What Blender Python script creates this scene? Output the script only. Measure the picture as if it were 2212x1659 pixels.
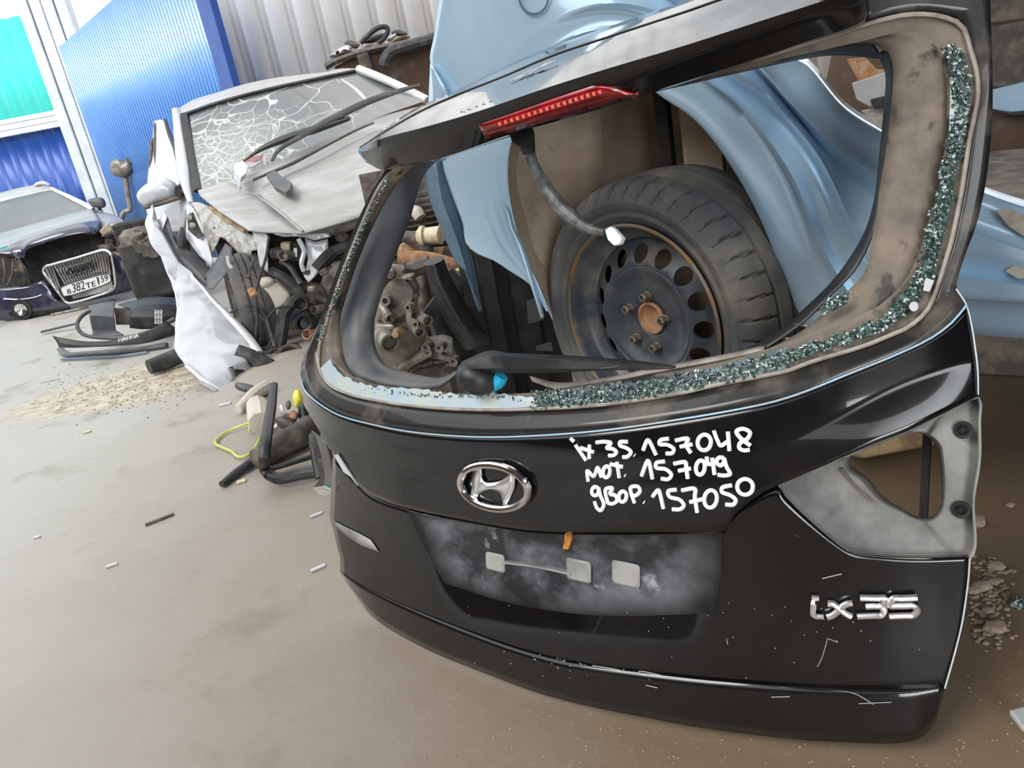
import bpy, bmesh, random
import numpy as np
from math import *
from mathutils import Vector, Matrix
random.seed(7)
C = bpy.context.scene.collection
for o in list(bpy.data.objects): bpy.data.objects.remove(o)

# ------------------------------------------------------------------ camera
F_PX, PITCH, ROLL, CAM_H = 1700.0, radians(20.3), radians(10.7), 1.1
V = lambda *a: np.array(a, float)
fw = V(0, cos(PITCH), -sin(PITCH)); r0 = V(1, 0, 0); u0 = np.cross(r0, fw)
rt = r0*cos(ROLL) - u0*sin(ROLL); up = u0*cos(ROLL) + r0*sin(ROLL)
CAM = V(0, 0, CAM_H)
cd = bpy.data.cameras.new('camera'); cam = bpy.data.objects.new('camera', cd); C.objects.link(cam)
cd.sensor_width = 36; cd.lens = 36*F_PX/2212; cd.clip_start = .02; cd.clip_end = 200
m = Matrix(((rt[0], up[0], -fw[0], 0), (rt[1], up[1], -fw[1], 0), (rt[2], up[2], -fw[2], CAM_H), (0, 0, 0, 1)))
cam.matrix_world = m
S = bpy.context.scene; S.camera = cam
S.view_settings.view_transform = 'Standard'; S.view_settings.look = 'None'
S.view_settings.exposure = 0.0; S.view_settings.gamma = 1.0; S.view_settings.use_curve_mapping = False

# ------------------------------------------------------------------ world and lights
w = bpy.data.worlds.new('overcast_sky'); S.world = w; w.use_nodes = True
nt = w.node_tree; bg = nt.nodes['Background']
bg.inputs['Color'].default_value = (.93, .965, 1, 1); bg.inputs['Strength'].default_value = 1.8
# bright patch added to the sky low behind the viewer, for stronger reflections
_tc = nt.nodes.new('ShaderNodeTexCoord'); _dp = nt.nodes.new('ShaderNodeVectorMath'); _dp.operation = 'DOT_PRODUCT'; _dp.inputs[1].default_value = (.10, -.96, .26)
nt.links.new(_tc.outputs['Generated'], _dp.inputs[0]); _mr = nt.nodes.new('ShaderNodeMapRange'); _mr.inputs['From Min'].default_value = .90; _mr.inputs['From Max'].default_value = .99
_mr.inputs['To Min'].default_value = 1.8; _mr.inputs['To Max'].default_value = 13.0; nt.links.new(_dp.outputs['Value'], _mr.inputs['Value']); nt.links.new(_mr.outputs[0], bg.inputs['Strength'])
sd = bpy.data.lights.new('sun', 'SUN'); sd.energy = 1.8; sd.angle = radians(25); sd.color = (1, .97, .92)
sun = bpy.data.objects.new('sun', sd); C.objects.link(sun)
sun.rotation_euler = Vector((.75, .50, -1.0)).to_track_quat('-Z', 'Y').to_euler()

# ------------------------------------------------------------------ geometry helpers
def ray(x, y): return fw + rt*(x-1106)/F_PX - up*(y-829.5)/F_PX
def at(x, y, Z): return CAM + ray(x, y)*Z
def gnd(x, y, z=0.0):
    d = ray(x, y); return CAM + d*((z-CAM_H)/d[2])
def unit(a): a = np.array(a, float); return a/np.linalg.norm(a)

class Frame:
    """a plane in the place (origin, normal towards the viewer) with an optional curved relief"""
    def __init__(s, O, N, base=None, U=None):
        s.O = np.array(O, float); s.N = unit(N)
        s.u = unit(U if U is not None else np.cross(V(0, 0, 1), s.N)); s.v = np.cross(s.N, s.u); s.base = base
    def __call__(s, x, y, w=0.0):
        d = ray(x, y); den = d @ s.N
        if not s.base: return CAM + d*(((s.O + s.N*w - CAM) @ s.N)/den)
        tw = lambda h: ((s.O - CAM) @ s.N + h)/den
        g = lambda t: (den*t + (CAM - s.O) @ s.N) - w - s.base((CAM - s.O) @ s.u + (d @ s.u)*t, (CAM - s.O) @ s.v + (d @ s.v)*t)
        ts = np.linspace(tw(.45), tw(-.30), 40); G = g(ts); k = np.where((G[:-1] > 0) & (G[1:] <= 0))[0]
        if len(k) == 0: t = ts[np.argmin(abs(G))]
        else:
            lo, hi = ts[k[0]], ts[k[0]+1]; a, b = G[k[0]], G[k[0]+1]
            for _ in range(6):
                t = lo + (hi-lo)*a/(a-b); c = g(t)
                if c > 0: lo, a = t, c
                else: hi, b = t, c
        P = CAM + d*t
        return P
    def uvw(s, u, v, w=0.0): return s.O + s.u*u + s.v*v + s.N*(w + (s.base(u, v) if s.base else 0))

def smooth(pts, n, closed=False):
    """resample a polyline to n points along a catmull-rom curve"""
    P = [np.array(p, float) for p in pts]; m = len(P)
    if m == 1: return [P[0]]*n
    out = []; seg = m if closed else m-1
    for i in range(seg):
        if closed: a, b, c, d = P[(i-1) % m], P[i], P[(i+1) % m], P[(i+2) % m]
        else: a, b, c, d = P[max(i-1, 0)], P[i], P[i+1], P[min(i+2, m-1)]
        # centripetal-ish: limit overshoot by scaling tangents
        L = np.linalg.norm(c-b)+1e-9
        t1 = (c-a)/(np.linalg.norm(b-a)+L)*L if np.linalg.norm(b-a) > 0 else (c-b)
        t2 = (d-b)/(np.linalg.norm(d-c)+L)*L if np.linalg.norm(d-c) > 0 else (c-b)
        for k in range(12):
            t = k/12; t_2 = t*t; t_3 = t_2*t
            out.append((2*t_3-3*t_2+1)*b + (t_3-2*t_2+t)*t1 + (-2*t_3+3*t_2)*c + (t_3-t_2)*t2)
    out.append(P[0] if closed else P[-1])
    A = np.array(out); d = np.r_[0, np.cumsum(np.linalg.norm(np.diff(A, axis=0), axis=1))]
    T = np.linspace(0, d[-1], n+1)[:-1] if closed else np.linspace(0, d[-1], n)
    return [np.array([np.interp(t, d, A[:, j]) for j in range(A.shape[1])]) for t in T]

def linres(pts, n):
    A = np.array(pts, float); d = np.r_[0, np.cumsum(np.linalg.norm(np.diff(A, axis=0), axis=1))]
    return [np.array([np.interp(t, d, A[:, j]) for j in range(A.shape[1])]) for t in np.linspace(0, d[-1], n)]

WL = {}
def wloc(o): return WL.get(o.name, V(0, 0, 0)) if o else V(0, 0, 0)

class MB:
    def __init__(s): s.v = []; s.f = []
    def add(s, vs, fs):
        b = len(s.v); s.v += [tuple(p) for p in vs]; s.f += [tuple(i+b for i in f) for f in fs]; return s
    def grid(s, rows, cu=False, cv=False):
        """rows: list of equal length point lists"""
        n = len(rows); m = len(rows[0]); vs = [p for r in rows for p in r]; fs = []
        for i in range(n if cv else n-1):
            for j in range(m if cu else m-1):
                a = i*m+j; b = i*m+(j+1) % m; c = ((i+1) % n)*m+(j+1) % m; d = ((i+1) % n)*m+j
                fs.append((a, b, c, d))
        return s.add(vs, fs)
    def tube(s, pts, r, seg=10, n=None, caps=True, flat=1.0, closed=False):
        pts = smooth(pts, n or max(2, 6*(len(pts)-1)+1), closed) if (len(pts) > 2 or closed) else [np.array(p, float) for p in pts]
        k = len(pts); R = r if hasattr(r, '__len__') else [r]*2
        rad = [np.interp(i/(max(k-1, 1)), np.linspace(0, 1, len(R)), R) for i in range(k)]
        rows = []; prev = None
        for i in range(k):
            if closed: t = pts[(i+1) % k]-pts[i-1]
            else: t = pts[min(i+1, k-1)]-pts[max(i-1, 0)]
            t = unit(t) if np.linalg.norm(t) > 1e-9 else V(0, 0, 1)
            if prev is None:
                a = V(0, 0, 1) if abs(t[2]) < .9 else V(1, 0, 0); x = unit(np.cross(t, a))
            else:
                x = prev - t*(prev@t); x = unit(x) if np.linalg.norm(x) > 1e-6 else unit(np.cross(t, V(0.3, 1, .2)))
            prev = x; y = np.cross(t, x)
            rows.append([pts[i] + rad[i]*(x*cos(q)+y*sin(q)*flat) for q in np.linspace(0, 2*pi, seg, endpoint=False)])
        b = len(s.v); s.grid(rows, cu=True, cv=closed)
        if caps and not closed:
            s.f.append(tuple(b+j for j in range(seg))[::-1]); s.f.append(tuple(b+(k-1)*seg+j for j in range(seg)))
        return s
    def lathe(s, prof, O, A, seg=32, a0=0, a1=2*pi, X=None):
        """prof: (radius, offset along the axis)"""
        A = unit(A); x = unit(np.cross(A, V(0, 0, 1)) if X is None else X); y = np.cross(A, x); full = abs(a1-a0-2*pi) < 1e-6
        ang = np.linspace(a0, a1, seg, endpoint=not full)
        return s.grid([[O + A*h + r*(x*cos(q)+y*sin(q)) for q in ang] for r, h in prof], cu=full)
    def cyl(s, p0, p1, r, r1=None, seg=16):
        p0 = np.array(p0, float); p1 = np.array(p1, float)
        return s.tube([p0, p1], [r, r if r1 is None else r1], seg)
    def box(s, c, dims, X=(1, 0, 0), Y=(0, 1, 0), bev=.08):
        X = unit(X); Y = unit(np.array(Y)-X*(X@np.array(Y))); Z = np.cross(X, Y); c = np.array(c, float); hx, hy, hz = [d/2 for d in dims]
        k = bev*min(dims)
        vs = []; rows = []
        for z, ins in ((-hz, k), (-hz+k, 0), (hz-k, 0), (hz, k)):
            a, b = hx-ins, hy-ins; q = k
            ring = [(-a+q, -b), (a-q, -b), (a, -b+q), (a, b-q), (a-q, b), (-a+q, b), (-a, b-q), (-a, -b+q)]
            rows.append([c+X*p+Y*r+Z*z for p, r in ring])
        b0 = len(s.v); s.grid(rows, cu=True); s.f.append(tuple(b0+i for i in range(8))[::-1]); s.f.append(tuple(b0+24+i for i in range(8)))
        return s
    def prism(s, pts, off):
        """closed polygon of 3D points extruded by vector off"""
        n = len(pts); off = np.array(off, float); b = len(s.v)
        s.v += [tuple(p) for p in pts] + [tuple(np.array(p)+off) for p in pts]
        s.f.append(tuple(range(b, b+n))[::-1]); s.f.append(tuple(range(b+n, b+2*n)))
        for i in range(n): s.f.append((b+i, b+(i+1) % n, b+n+(i+1) % n, b+n+i))
        return s

def obj(name, mb, mat, parent=None, shade=True, solid=0, bev=0, label=None, cat=None, group=None, kind=None, sub=0, auto=35, off=-1, origin=None):
    me = bpy.data.meshes.new(name); A = np.array(mb.v, float)
    if origin is None: org = V((A[:, 0].min()+A[:, 0].max())/2, (A[:, 1].min()+A[:, 1].max())/2, A[:, 2].min())
    else: org = np.array(origin, float)
    A = A-org; me.from_pydata([tuple(p) for p in A], [], mb.f)
    bm = bmesh.new(); bm.from_mesh(me); bmesh.ops.remove_doubles(bm, verts=bm.verts, dist=1e-6)
    bmesh.ops.recalc_face_normals(bm, faces=bm.faces)
    if solid:   # open sheets: outer side is the one the photograph shows
        sc = sum(f.normal.dot(Vector(CAM-org)-f.calc_center_median())*f.calc_area() for f in bm.faces)
        if sc < 0: bmesh.ops.reverse_faces(bm, faces=bm.faces)
    for f in bm.faces: f.smooth = shade
    if shade:
        lim = radians(auto)
        for e in bm.edges:
            if len(e.link_faces) == 2 and e.calc_face_angle(0) > lim: e.smooth = False
    bm.to_mesh(me); bm.free()
    me.materials.append(mat)
    o = bpy.data.objects.new(name, me); C.objects.link(o); o.location = org - wloc(parent)
    if parent: o.parent = parent
    WL[o.name] = org
    if solid: md = o.modifiers.new('thickness', 'SOLIDIFY'); md.thickness = solid; md.offset = off
    if bev: md = o.modifiers.new('bevel', 'BEVEL'); md.width = bev; md.segments = 2; md.limit_method = 'ANGLE'
    if sub: md = o.modifiers.new('sub', 'SUBSURF'); md.levels = sub; md.render_levels = sub
    tag(o, label, cat, group, kind); return o
def tag(o, label=None, cat=None, group=None, kind=None):
    for k, v in (('label', label), ('category', cat), ('group', group), ('kind', kind)):
        if v: o[k] = v
def thing(name, loc, label, cat, group=None):
    o = bpy.data.objects.new(name, None); C.objects.link(o); o.location = loc; o.empty_display_size = .1
    WL[o.name] = np.array(loc, float); tag(o, label, cat, group); return o

def sheet(F, pts, w=None, n=2, crump=0, seed=0, smoothit=1):
    """triangulated sheet from an outline (x, y, w) on frame F"""
    P = [F(*(p if len(p) == 3 else (p[0], p[1], w or 0))) for p in pts]
    bm = bmesh.new(); vs = [bm.verts.new(p) for p in P]
    es = [bm.edges.new((vs[i], vs[(i+1) % len(vs)])) for i in range(len(vs))]
    bmesh.ops.triangle_fill(bm, edges=es, use_beauty=True)
    for k in range(n):
        bmesh.ops.subdivide_edges(bm, edges=bm.edges, cuts=1, use_grid_fill=True)
        inner = [v for v in bm.verts if not v.is_boundary]
        if smoothit: bmesh.ops.smooth_vert(bm, verts=inner, factor=.5, use_axis_x=True, use_axis_y=True, use_axis_z=True)
    if crump and crump > .009:
        from mathutils import noise
        for v in bm.verts:
            for fq, am in ((2.6, 1.3), (6, .55)):
                q = v.co*fq+Vector((seed, 0, 0)); d_ = noise.noise(q)+.5*abs(noise.noise(q*1.3)); v.co += Vector(tuple(F.N))*d_*crump*am*(.4 if v.is_boundary else 1)
    elif crump:
        rg = random.Random(seed)
        for v in bm.verts:
            if not v.is_boundary:
                v.co += Vector((rg.uniform(-1, 1), rg.uniform(-1, 1), rg.uniform(-1, 1)))*crump
    bm.verts.index_update(); mb = MB(); mb.add([tuple(v.co) for v in bm.verts], [tuple(v.index for v in f.verts) for f in bm.faces]); bm.free()
    return mb
def slab(F, pts, w, th):
    P = [F(x, y, w) for x, y in [(p[0], p[1]) for p in pts]]
    return MB().prism(P, -F.N*th)
def loft(F, curves, n, sub=1, sm=True):
    """curves: lists of (x, y, w) on frame F, top to bottom; sub rows between them"""
    R = [smooth(c, n) if sm else linres(c, n) for c in [[(p if len(p) == 3 else (*p, 0)) for p in c] for c in curves]]
    rows = []
    for i in range(len(R)-1):
        for k in range(sub):
            t = k/sub; rows.append([a*(1-t)+b*t for a, b in zip(R[i], R[i+1])])
    rows.append(R[-1])
    return [[F(*p) for p in r] for r in rows]
def ell(cx, cy, rx, ry, rot=0, n=32, a0=0, a1=2*pi):
    q = radians(rot); full = abs(a1-a0-2*pi) < 1e-6
    return [(cx+rx*cos(a)*cos(q)-ry*sin(a)*sin(q), cy+rx*cos(a)*sin(q)+ry*sin(a)*cos(q)) for a in np.linspace(a0, a1, n, endpoint=not full)]

def puff(F, pts, w, d, rows=6, closed_back=True, n=28):
    """rounded lump with a traced outline: w is the rim, d how far the front swells"""
    P = smooth([(a, b) for a, b in pts], n, True); c = sum(P)/len(P); R = []
    for k in range(rows+1):
        q = k/rows*pi/2; s_ = cos(q)**.7 if k < rows else .02; R.append([F(*(c+(p-c)*s_), w+d*sin(q)) for p in P])
    if closed_back: R = [[F(*(c+(p-c)*.02), w-d*.6) for p in P], [F(*(c+(p-c)*.8), w-d*.5) for p in P]]+R
    return MB().grid(R, cu=True)

# ------------------------------------------------------------------ materials
def mat(name, col, rough=.5, metal=0, col2=None, scale=6, amt=(.45, .6), rough2=None, bump=0, bscale=None, coat=0, spec=.5, alpha=1, trans=0, emit=None, detail=6, stretch=None, col3=None, scale3=30, amt3=(.6, .7), metal2=None):
    M = bpy.data.materials.new(name); M.use_nodes = True; N = M.node_tree; L = N.links; b = N.nodes['Principled BSDF']
    b.inputs['Base Color'].default_value = (*col, 1); b.inputs['Roughness'].default_value = rough; b.inputs['Metallic'].default_value = metal
    b.inputs['Coat Weight'].default_value = coat; b.inputs['Coat Roughness'].default_value = .04; b.inputs['Specular IOR Level'].default_value = spec
    b.inputs['Alpha'].default_value = alpha; b.inputs['Transmission Weight'].default_value = trans
    if emit: b.inputs['Emission Color'].default_value = (*emit[:3], 1); b.inputs['Emission Strength'].default_value = emit[3]
    tc = N.nodes.new('ShaderNodeTexCoord'); src = tc.outputs['Object']
    if stretch:
        mp = N.nodes.new('ShaderNodeMapping'); mp.inputs['Scale'].default_value = stretch; L.new(src, mp.inputs[0]); src = mp.outputs[0]
    def noise(sc, lo, hi, det=detail):
        n = N.nodes.new('ShaderNodeTexNoise'); n.inputs['Scale'].default_value = sc; n.inputs['Detail'].default_value = det; n.inputs['Roughness'].default_value = .6; L.new(src, n.inputs['Vector'])
        r = N.nodes.new('ShaderNodeMapRange'); r.inputs['From Min'].default_value = lo; r.inputs['From Max'].default_value = hi; L.new(n.outputs['Fac'], r.inputs['Value'])
        return n.outputs['Fac'], r.outputs[0]
    cur = None
    def mixcol(a, fac, c):
        x = N.nodes.new('ShaderNodeMix'); x.data_type = 'RGBA'; L.new(fac, x.inputs[0])
        if isinstance(a, tuple): x.inputs[6].default_value = (*a, 1)
        else: L.new(a, x.inputs[6])
        x.inputs[7].default_value = (*c, 1); return x.outputs[2]
    if col2:
        _, f = noise(scale, *amt); cur = mixcol(col, f, col2)
        if rough2 is not None:
            r = N.nodes.new('ShaderNodeMapRange'); r.inputs['To Min'].default_value = rough; r.inputs['To Max'].default_value = rough2; L.new(f, r.inputs['Value']); L.new(r.outputs[0], b.inputs['Roughness'])
            if coat:
                c = N.nodes.new('ShaderNodeMapRange'); c.inputs['To Min'].default_value = coat; c.inputs['To Max'].default_value = 0; L.new(f, c.inputs['Value']); L.new(c.outputs[0], b.inputs['Coat Weight'])
        if metal2 is not None:
            r = N.nodes.new('ShaderNodeMapRange'); r.inputs['To Min'].default_value = metal; r.inputs['To Max'].default_value = metal2; L.new(f, r.inputs['Value']); L.new(r.outputs[0], b.inputs['Metallic'])
    if col3:
        _, f3 = noise(scale3, *amt3); cur = mixcol(cur if cur is not None else col, f3, col3)
    if cur is not None: L.new(cur, b.inputs['Base Color'])
    if bump:
        n, _ = noise(bscale or scale*3, 0, 1); bp = N.nodes.new('ShaderNodeBump'); bp.inputs['Strength'].default_value = bump; bp.inputs['Distance'].default_value = .01
        L.new(n, bp.inputs['Height']); L.new(bp.outputs[0], b.inputs['Normal'])
    return M
DUST = (.30, .255, .20)
M = dict(
 black=mat('black_paint', (.004, .004, .005), .12, 0, (.022, .020, .018), 3.5, (.5, .9), .35, coat=1, col3=(.12, .11, .10), scale3=60, amt3=(.72, .78), spec=.15),
 smear=mat('smeared_black_paint', (.02, .021, .026), .35, 0, (.24, .25, .275), 7, (.42, .72), .6, stretch=(1, 1, 1.4), col3=(.38, .38, .40), scale3=22, amt3=(.62, .8)),
 dustblk=mat('dusty_black_flange', (.014, .013, .012), .4, 0, DUST, 5, (.52, .85), .7, coat=.5, spec=.3),
 dustbrn=mat('dusty_flange', (.07, .058, .047), .45, 0, (.27, .22, .17), 6, (.38, .60), .8, bump=.25, col3=(.03, .028, .026), scale3=11, amt3=(.56, .62)),
 beige=mat('dusty_trim', (.40, .36, .31), .7, 0, (.25, .22, .19), 20),
 trim=mat('grey_plastic_trim', (.07, .075, .085), .42, 0, (.17, .16, .15), 5, (.45, .75), .6),
 blkplast=mat('black_plastic', (.012, .013, .015), .42, 0, (.05, .048, .045), 9, (.45, .7), .6),
 hosey=mat('rubber_hose', (.03, .03, .032), .55, 0, (.12, .11, .10), 12, (.5, .7)),
 glassb=mat('green_glass', (.02, .045, .043), .08, 0, (.10, .17, .16), 80, (.5, .6), coat=1),
 crumb=mat('glass_crumbs', (.03, .055, .052), .1, 0, (.11, .19, .17), 120, (.5, .6), .2, coat=1, col3=(.62, .72, .69), scale3=160, amt3=(.54, .60)),
 glass_sky=mat('sky_tinted_glass', (.42, .52, .60), .06, 0, (.5, .55, .52), 14, (.45, .6), coat=1),  # sky reflection painted into the glass colour
 chrome=mat('chrome', (.75, .75, .76), .12, 1, (.6, .58, .55), 30, (.5, .7), .3),

 bright=mat('bright_chrome', (.92, .92, .93), .28, .9),
 red=mat('red_lens', (.32, .003, .006), .12, 0, (.16, .002, .004), 30, (.4, .6), coat=1),
 redled=mat('red_reflector', (.9, .03, .02), .2, 0, (1, .25, .15), 300, (.45, .6), coat=1),
 white=mat('paint_marker', (.88, .9, .93), .5),
 steel=mat('recess_metal', (.10, .105, .11), .35, 0, (.34, .33, .31), 6, (.35, .62), .6, coat=.3),
 cyan=mat('blue_plastic', (.02, .42, .68), .4), orange=mat('rust_spot', (.55, .22, .03), .7, 0, (.2, .08, .02), 60),
 cable=mat('taped_cable', (.05, .055, .06), .5, 0, (.14, .14, .14), 40),
 blue=mat('light_blue_paint', (.42, .60, .76), .22, .35, (.50, .64, .75), 3, (.45, .7), .3, coat=1, col3=(.50, .46, .40), scale3=5, amt3=(.70, .80)),
 bluedirty=mat('dirty_blue_paint', (.38, .56, .70), .35, .2, (.42, .42, .40), 9, (.48, .66), .6, coat=.5),
 bluedark=mat('dark_blue_trim', (.06, .12, .18), .35, 0, (.10, .17, .24), 8),
 mud=mat('muddy_liner', (.30, .225, .155), .85, 0, (.46, .38, .29), 5, (.4, .65), bump=.4, col3=(.08, .06, .045), scale3=9, amt3=(.62, .72)),
 tyre=mat('dusty_tyre', (.075, .075, .078), .7, 0, (.20, .175, .135), 7, (.46, .70), .9, bump=.15, bscale=60),
 rim=mat('black_steel_rim', (.07, .08, .095), .32, .2, (.24, .21, .17), 7, (.48, .70), .7, col3=(.22, .13, .06), scale3=20, amt3=(.66, .72)),
 rimedge=mat('rusty_rim_edge', (.16, .13, .10), .5, .4, (.30, .15, .05), 14, (.5, .6), .8),
 rust=mat('rust', (.38, .17, .07), .85, 0, (.50, .33, .22), 30, (.4, .6), bump=.4),
 nut=mat('zinc_nut', (.28, .25, .20), .5, .7, (.22, .15, .09), 60),
 silver=mat('silver_paint', (.66, .67, .69), .25, .3, (.50, .49, .47), 3, (.45, .65), .45, coat=.7),
 silverdust=mat('dusty_silver_paint', (.44, .437, .43), .45, .1, (.37, .36, .345), 4, (.4, .6), .65, coat=.15, stretch=(1, 3, 3)),
 white_c=mat('white_paint', (.54, .55, .58), .3, .05, (.46, .47, .49), 4, (.45, .7), coat=.8),
 bay=mat('engine_bay_sheet', (.45, .45, .43), .5, .1, (.22, .18, .13), 8, (.48, .62), .8, col3=(.25, .12, .04), scale3=16, amt3=(.66, .7)),
 alu=mat('cast_aluminium', (.33, .31, .28), .42, .7, (.16, .13, .10), 14, (.42, .62), .8, bump=.3, metal2=.1),
 aludark=mat('dirty_casting', (.13, .115, .10), .6, .4, (.26, .235, .20), 18, (.45, .65), bump=.3),
 grime=mat('grimy_metal', (.09, .08, .07), .6, .4, (.24, .20, .16), 16, (.45, .65), .8, bump=.3),
 tank=mat('yellowed_plastic_tank', (.60, .55, .47), .5, 0, (.45, .39, .31), 8, (.45, .7)),
 cream=mat('cream_plastic', (.68, .60, .42), .5, 0, (.45, .38, .26), 20),
 yellow=mat('yellow_plastic', (.75, .72, .10), .5, 0, (.4, .36, .1), 30, (.55, .7)),
 lime=mat('green_yellow_wire', (.50, .62, .14), .45),
 paper=mat('paper', (.72, .72, .74), .7), pinkp=mat('printed_paper', (.62, .32, .33), .7),
 brown=mat('rusty_brown_steel', (.10, .065, .045), .75, .2, (.22, .10, .05), 2.2, (.5, .66), .9, bump=.2, col3=(.16, .13, .11), scale3=7, amt3=(.55, .7)),
 wood=mat('oily_wood', (.42, .30, .15), .7, 0, (.20, .12, .07), 10, (.45, .6)),
 navy=mat('navy_paint', (.025, .028, .055), .18, .1, (.10, .10, .13), 5, (.5, .8), .4, coat=1),
 audusty=mat('dusty_navy_bonnet', (.40, .39, .395), .5, 0, (.31, .305, .31), 2.2, (.4, .62), .4, coat=.15),
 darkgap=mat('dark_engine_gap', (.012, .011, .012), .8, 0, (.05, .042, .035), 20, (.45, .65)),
 screen=mat('dusty_windscreen', (.14, .14, .145), .5, 0, (.19, .19, .19), 3, (.4, .7), .6, coat=0),
 dkglass=mat('dark_glass', (.03, .035, .04), .05, coat=1),
 plate=mat('number_plate', (.72, .72, .71), .4), ink=mat('black_ink', (.02, .02, .02), .5),
 gateblue=mat('blue_sheet_metal', (.06, .20, .56), .28, .1, (.09, .25, .60), 2, (.4, .7), coat=.6),
 gatedark=mat('dark_blue_sheet', (.02, .07, .30), .35, .1, (.035, .09, .33), 3),
 turq=mat('turquoise_panel', (.04, .70, .66), .5), colm=mat('pale_steel', (.58, .62, .66), .5, .1, (.48, .52, .56), 3),
 wallg=mat('pale_corrugated', (.80, .78, .75), .55, 0, (.72, .70, .68), 2, (.4, .7)),
 roofm=mat('unseen_roof_sheet', (.10, .10, .11), .8), stone=mat('mud_crumb', (.30, .235, .17), .9, 0, (.42, .34, .26), 30),
)
CRK = (0, 0, 0)
def maskmix(M0, base):
    # the film only covers where the mask says, the paint shows elsewhere
    N = M0.node_tree; b = N.nodes['Principled BSDF']; at_ = N.nodes.new('ShaderNodeAttribute'); at_.attribute_name = 'mask'
    x = N.nodes.new('ShaderNodeMix'); x.data_type = 'RGBA'; l = b.inputs['Base Color'].links[0]; N.links.new(l.from_socket, x.inputs[7]); x.inputs[6].default_value = (*base, 1); N.links.new(at_.outputs['Fac'], x.inputs[0]); N.links.new(x.outputs[2], b.inputs['Base Color'])
maskmix(M['smear'], (.004, .004, .005))
# turquoise sheet lets the daylight behind it through
t = M['turq'].node_tree; b = t.nodes['Principled BSDF']; tr = t.nodes.new('ShaderNodeBsdfTranslucent'); tr.inputs[0].default_value = (.42, 1, .95, 1)
mx = t.nodes.new('ShaderNodeMixShader'); mx.inputs[0].default_value = .9; t.links.new(b.outputs[0], mx.inputs[1]); t.links.new(tr.outputs[0], mx.inputs[2]); t.links.new(mx.outputs[0], t.nodes['Material Output'].inputs[0])
# red lens a little see-through
def crackglass():
    Mt = bpy.data.materials.new('cracked_windscreen_glass'); Mt.use_nodes = True; N = Mt.node_tree; L = N.links; b = N.nodes['Principled BSDF']
    b.inputs['Roughness'].default_value = .2; b.inputs['Coat Weight'].default_value = .6
    tc = N.nodes.new('ShaderNodeTexCoord')
    wn = N.nodes.new('ShaderNodeTexNoise'); wn.inputs['Scale'].default_value = 3; L.new(tc.outputs['Object'], wn.inputs['Vector'])
    ad = N.nodes.new('ShaderNodeMix'); ad.data_type = 'VECTOR'; ad.inputs[0].default_value = .22; L.new(tc.outputs['Object'], ad.inputs[4]); L.new(wn.outputs['Color'], ad.inputs[5])
    # distance from the blow, left of the middle
    ds = N.nodes.new('ShaderNodeVectorMath'); ds.operation = 'DISTANCE'; ds.inputs[1].default_value = CRK; L.new(tc.outputs['Object'], ds.inputs[0])
    outs = []
    for sc, wd, lo, hi in ((3.6, .016, 1.0, .8), (8, .028, .66, .42), (20, .05, .48, .2)):
        v = N.nodes.new('ShaderNodeTexVoronoi'); v.feature = 'DISTANCE_TO_EDGE'; v.inputs['Scale'].default_value = sc; L.new(ad.outputs[1], v.inputs['Vector'])
        r = N.nodes.new('ShaderNodeMapRange'); r.inputs['From Min'].default_value = wd; r.inputs['From Max'].default_value = wd*.3; L.new(v.outputs['Distance'], r.inputs['Value'])
        d = N.nodes.new('ShaderNodeMapRange'); d.inputs['From Min'].default_value = lo; d.inputs['From Max'].default_value = hi; L.new(ds.outputs['Value'], d.inputs['Value'])
        mu = N.nodes.new('ShaderNodeMath'); mu.operation = 'MULTIPLY'; L.new(r.outputs[0], mu.inputs[0]); L.new(d.outputs[0], mu.inputs[1]); outs.append(mu.outputs[0])
    a = outs[0]
    for o2 in outs[1:]:
        x = N.nodes.new('ShaderNodeMath'); x.operation = 'MAXIMUM'; L.new(a, x.inputs[0]); L.new(o2, x.inputs[1]); a = x.outputs[0]
    hz = N.nodes.new('ShaderNodeMapRange'); hz.inputs['From Min'].default_value = .5; hz.inputs['From Max'].default_value = .1; hz.inputs['To Max'].default_value = .65; L.new(ds.outputs['Value'], hz.inputs['Value'])
    c0 = N.nodes.new('ShaderNodeMix'); c0.data_type = 'RGBA'; c0.inputs[6].default_value = (.085, .09, .09, 1); c0.inputs[7].default_value = (.36, .38, .34, 1); L.new(hz.outputs[0], c0.inputs[0])
    c1 = N.nodes.new('ShaderNodeMix'); c1.data_type = 'RGBA'; c1.inputs[7].default_value = (.46, .49, .46, 1); L.new(c0.outputs[2], c1.inputs[6]); L.new(a, c1.inputs[0])
    L.new(c1.outputs[2], b.inputs['Base Color'])
    return Mt
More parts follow.
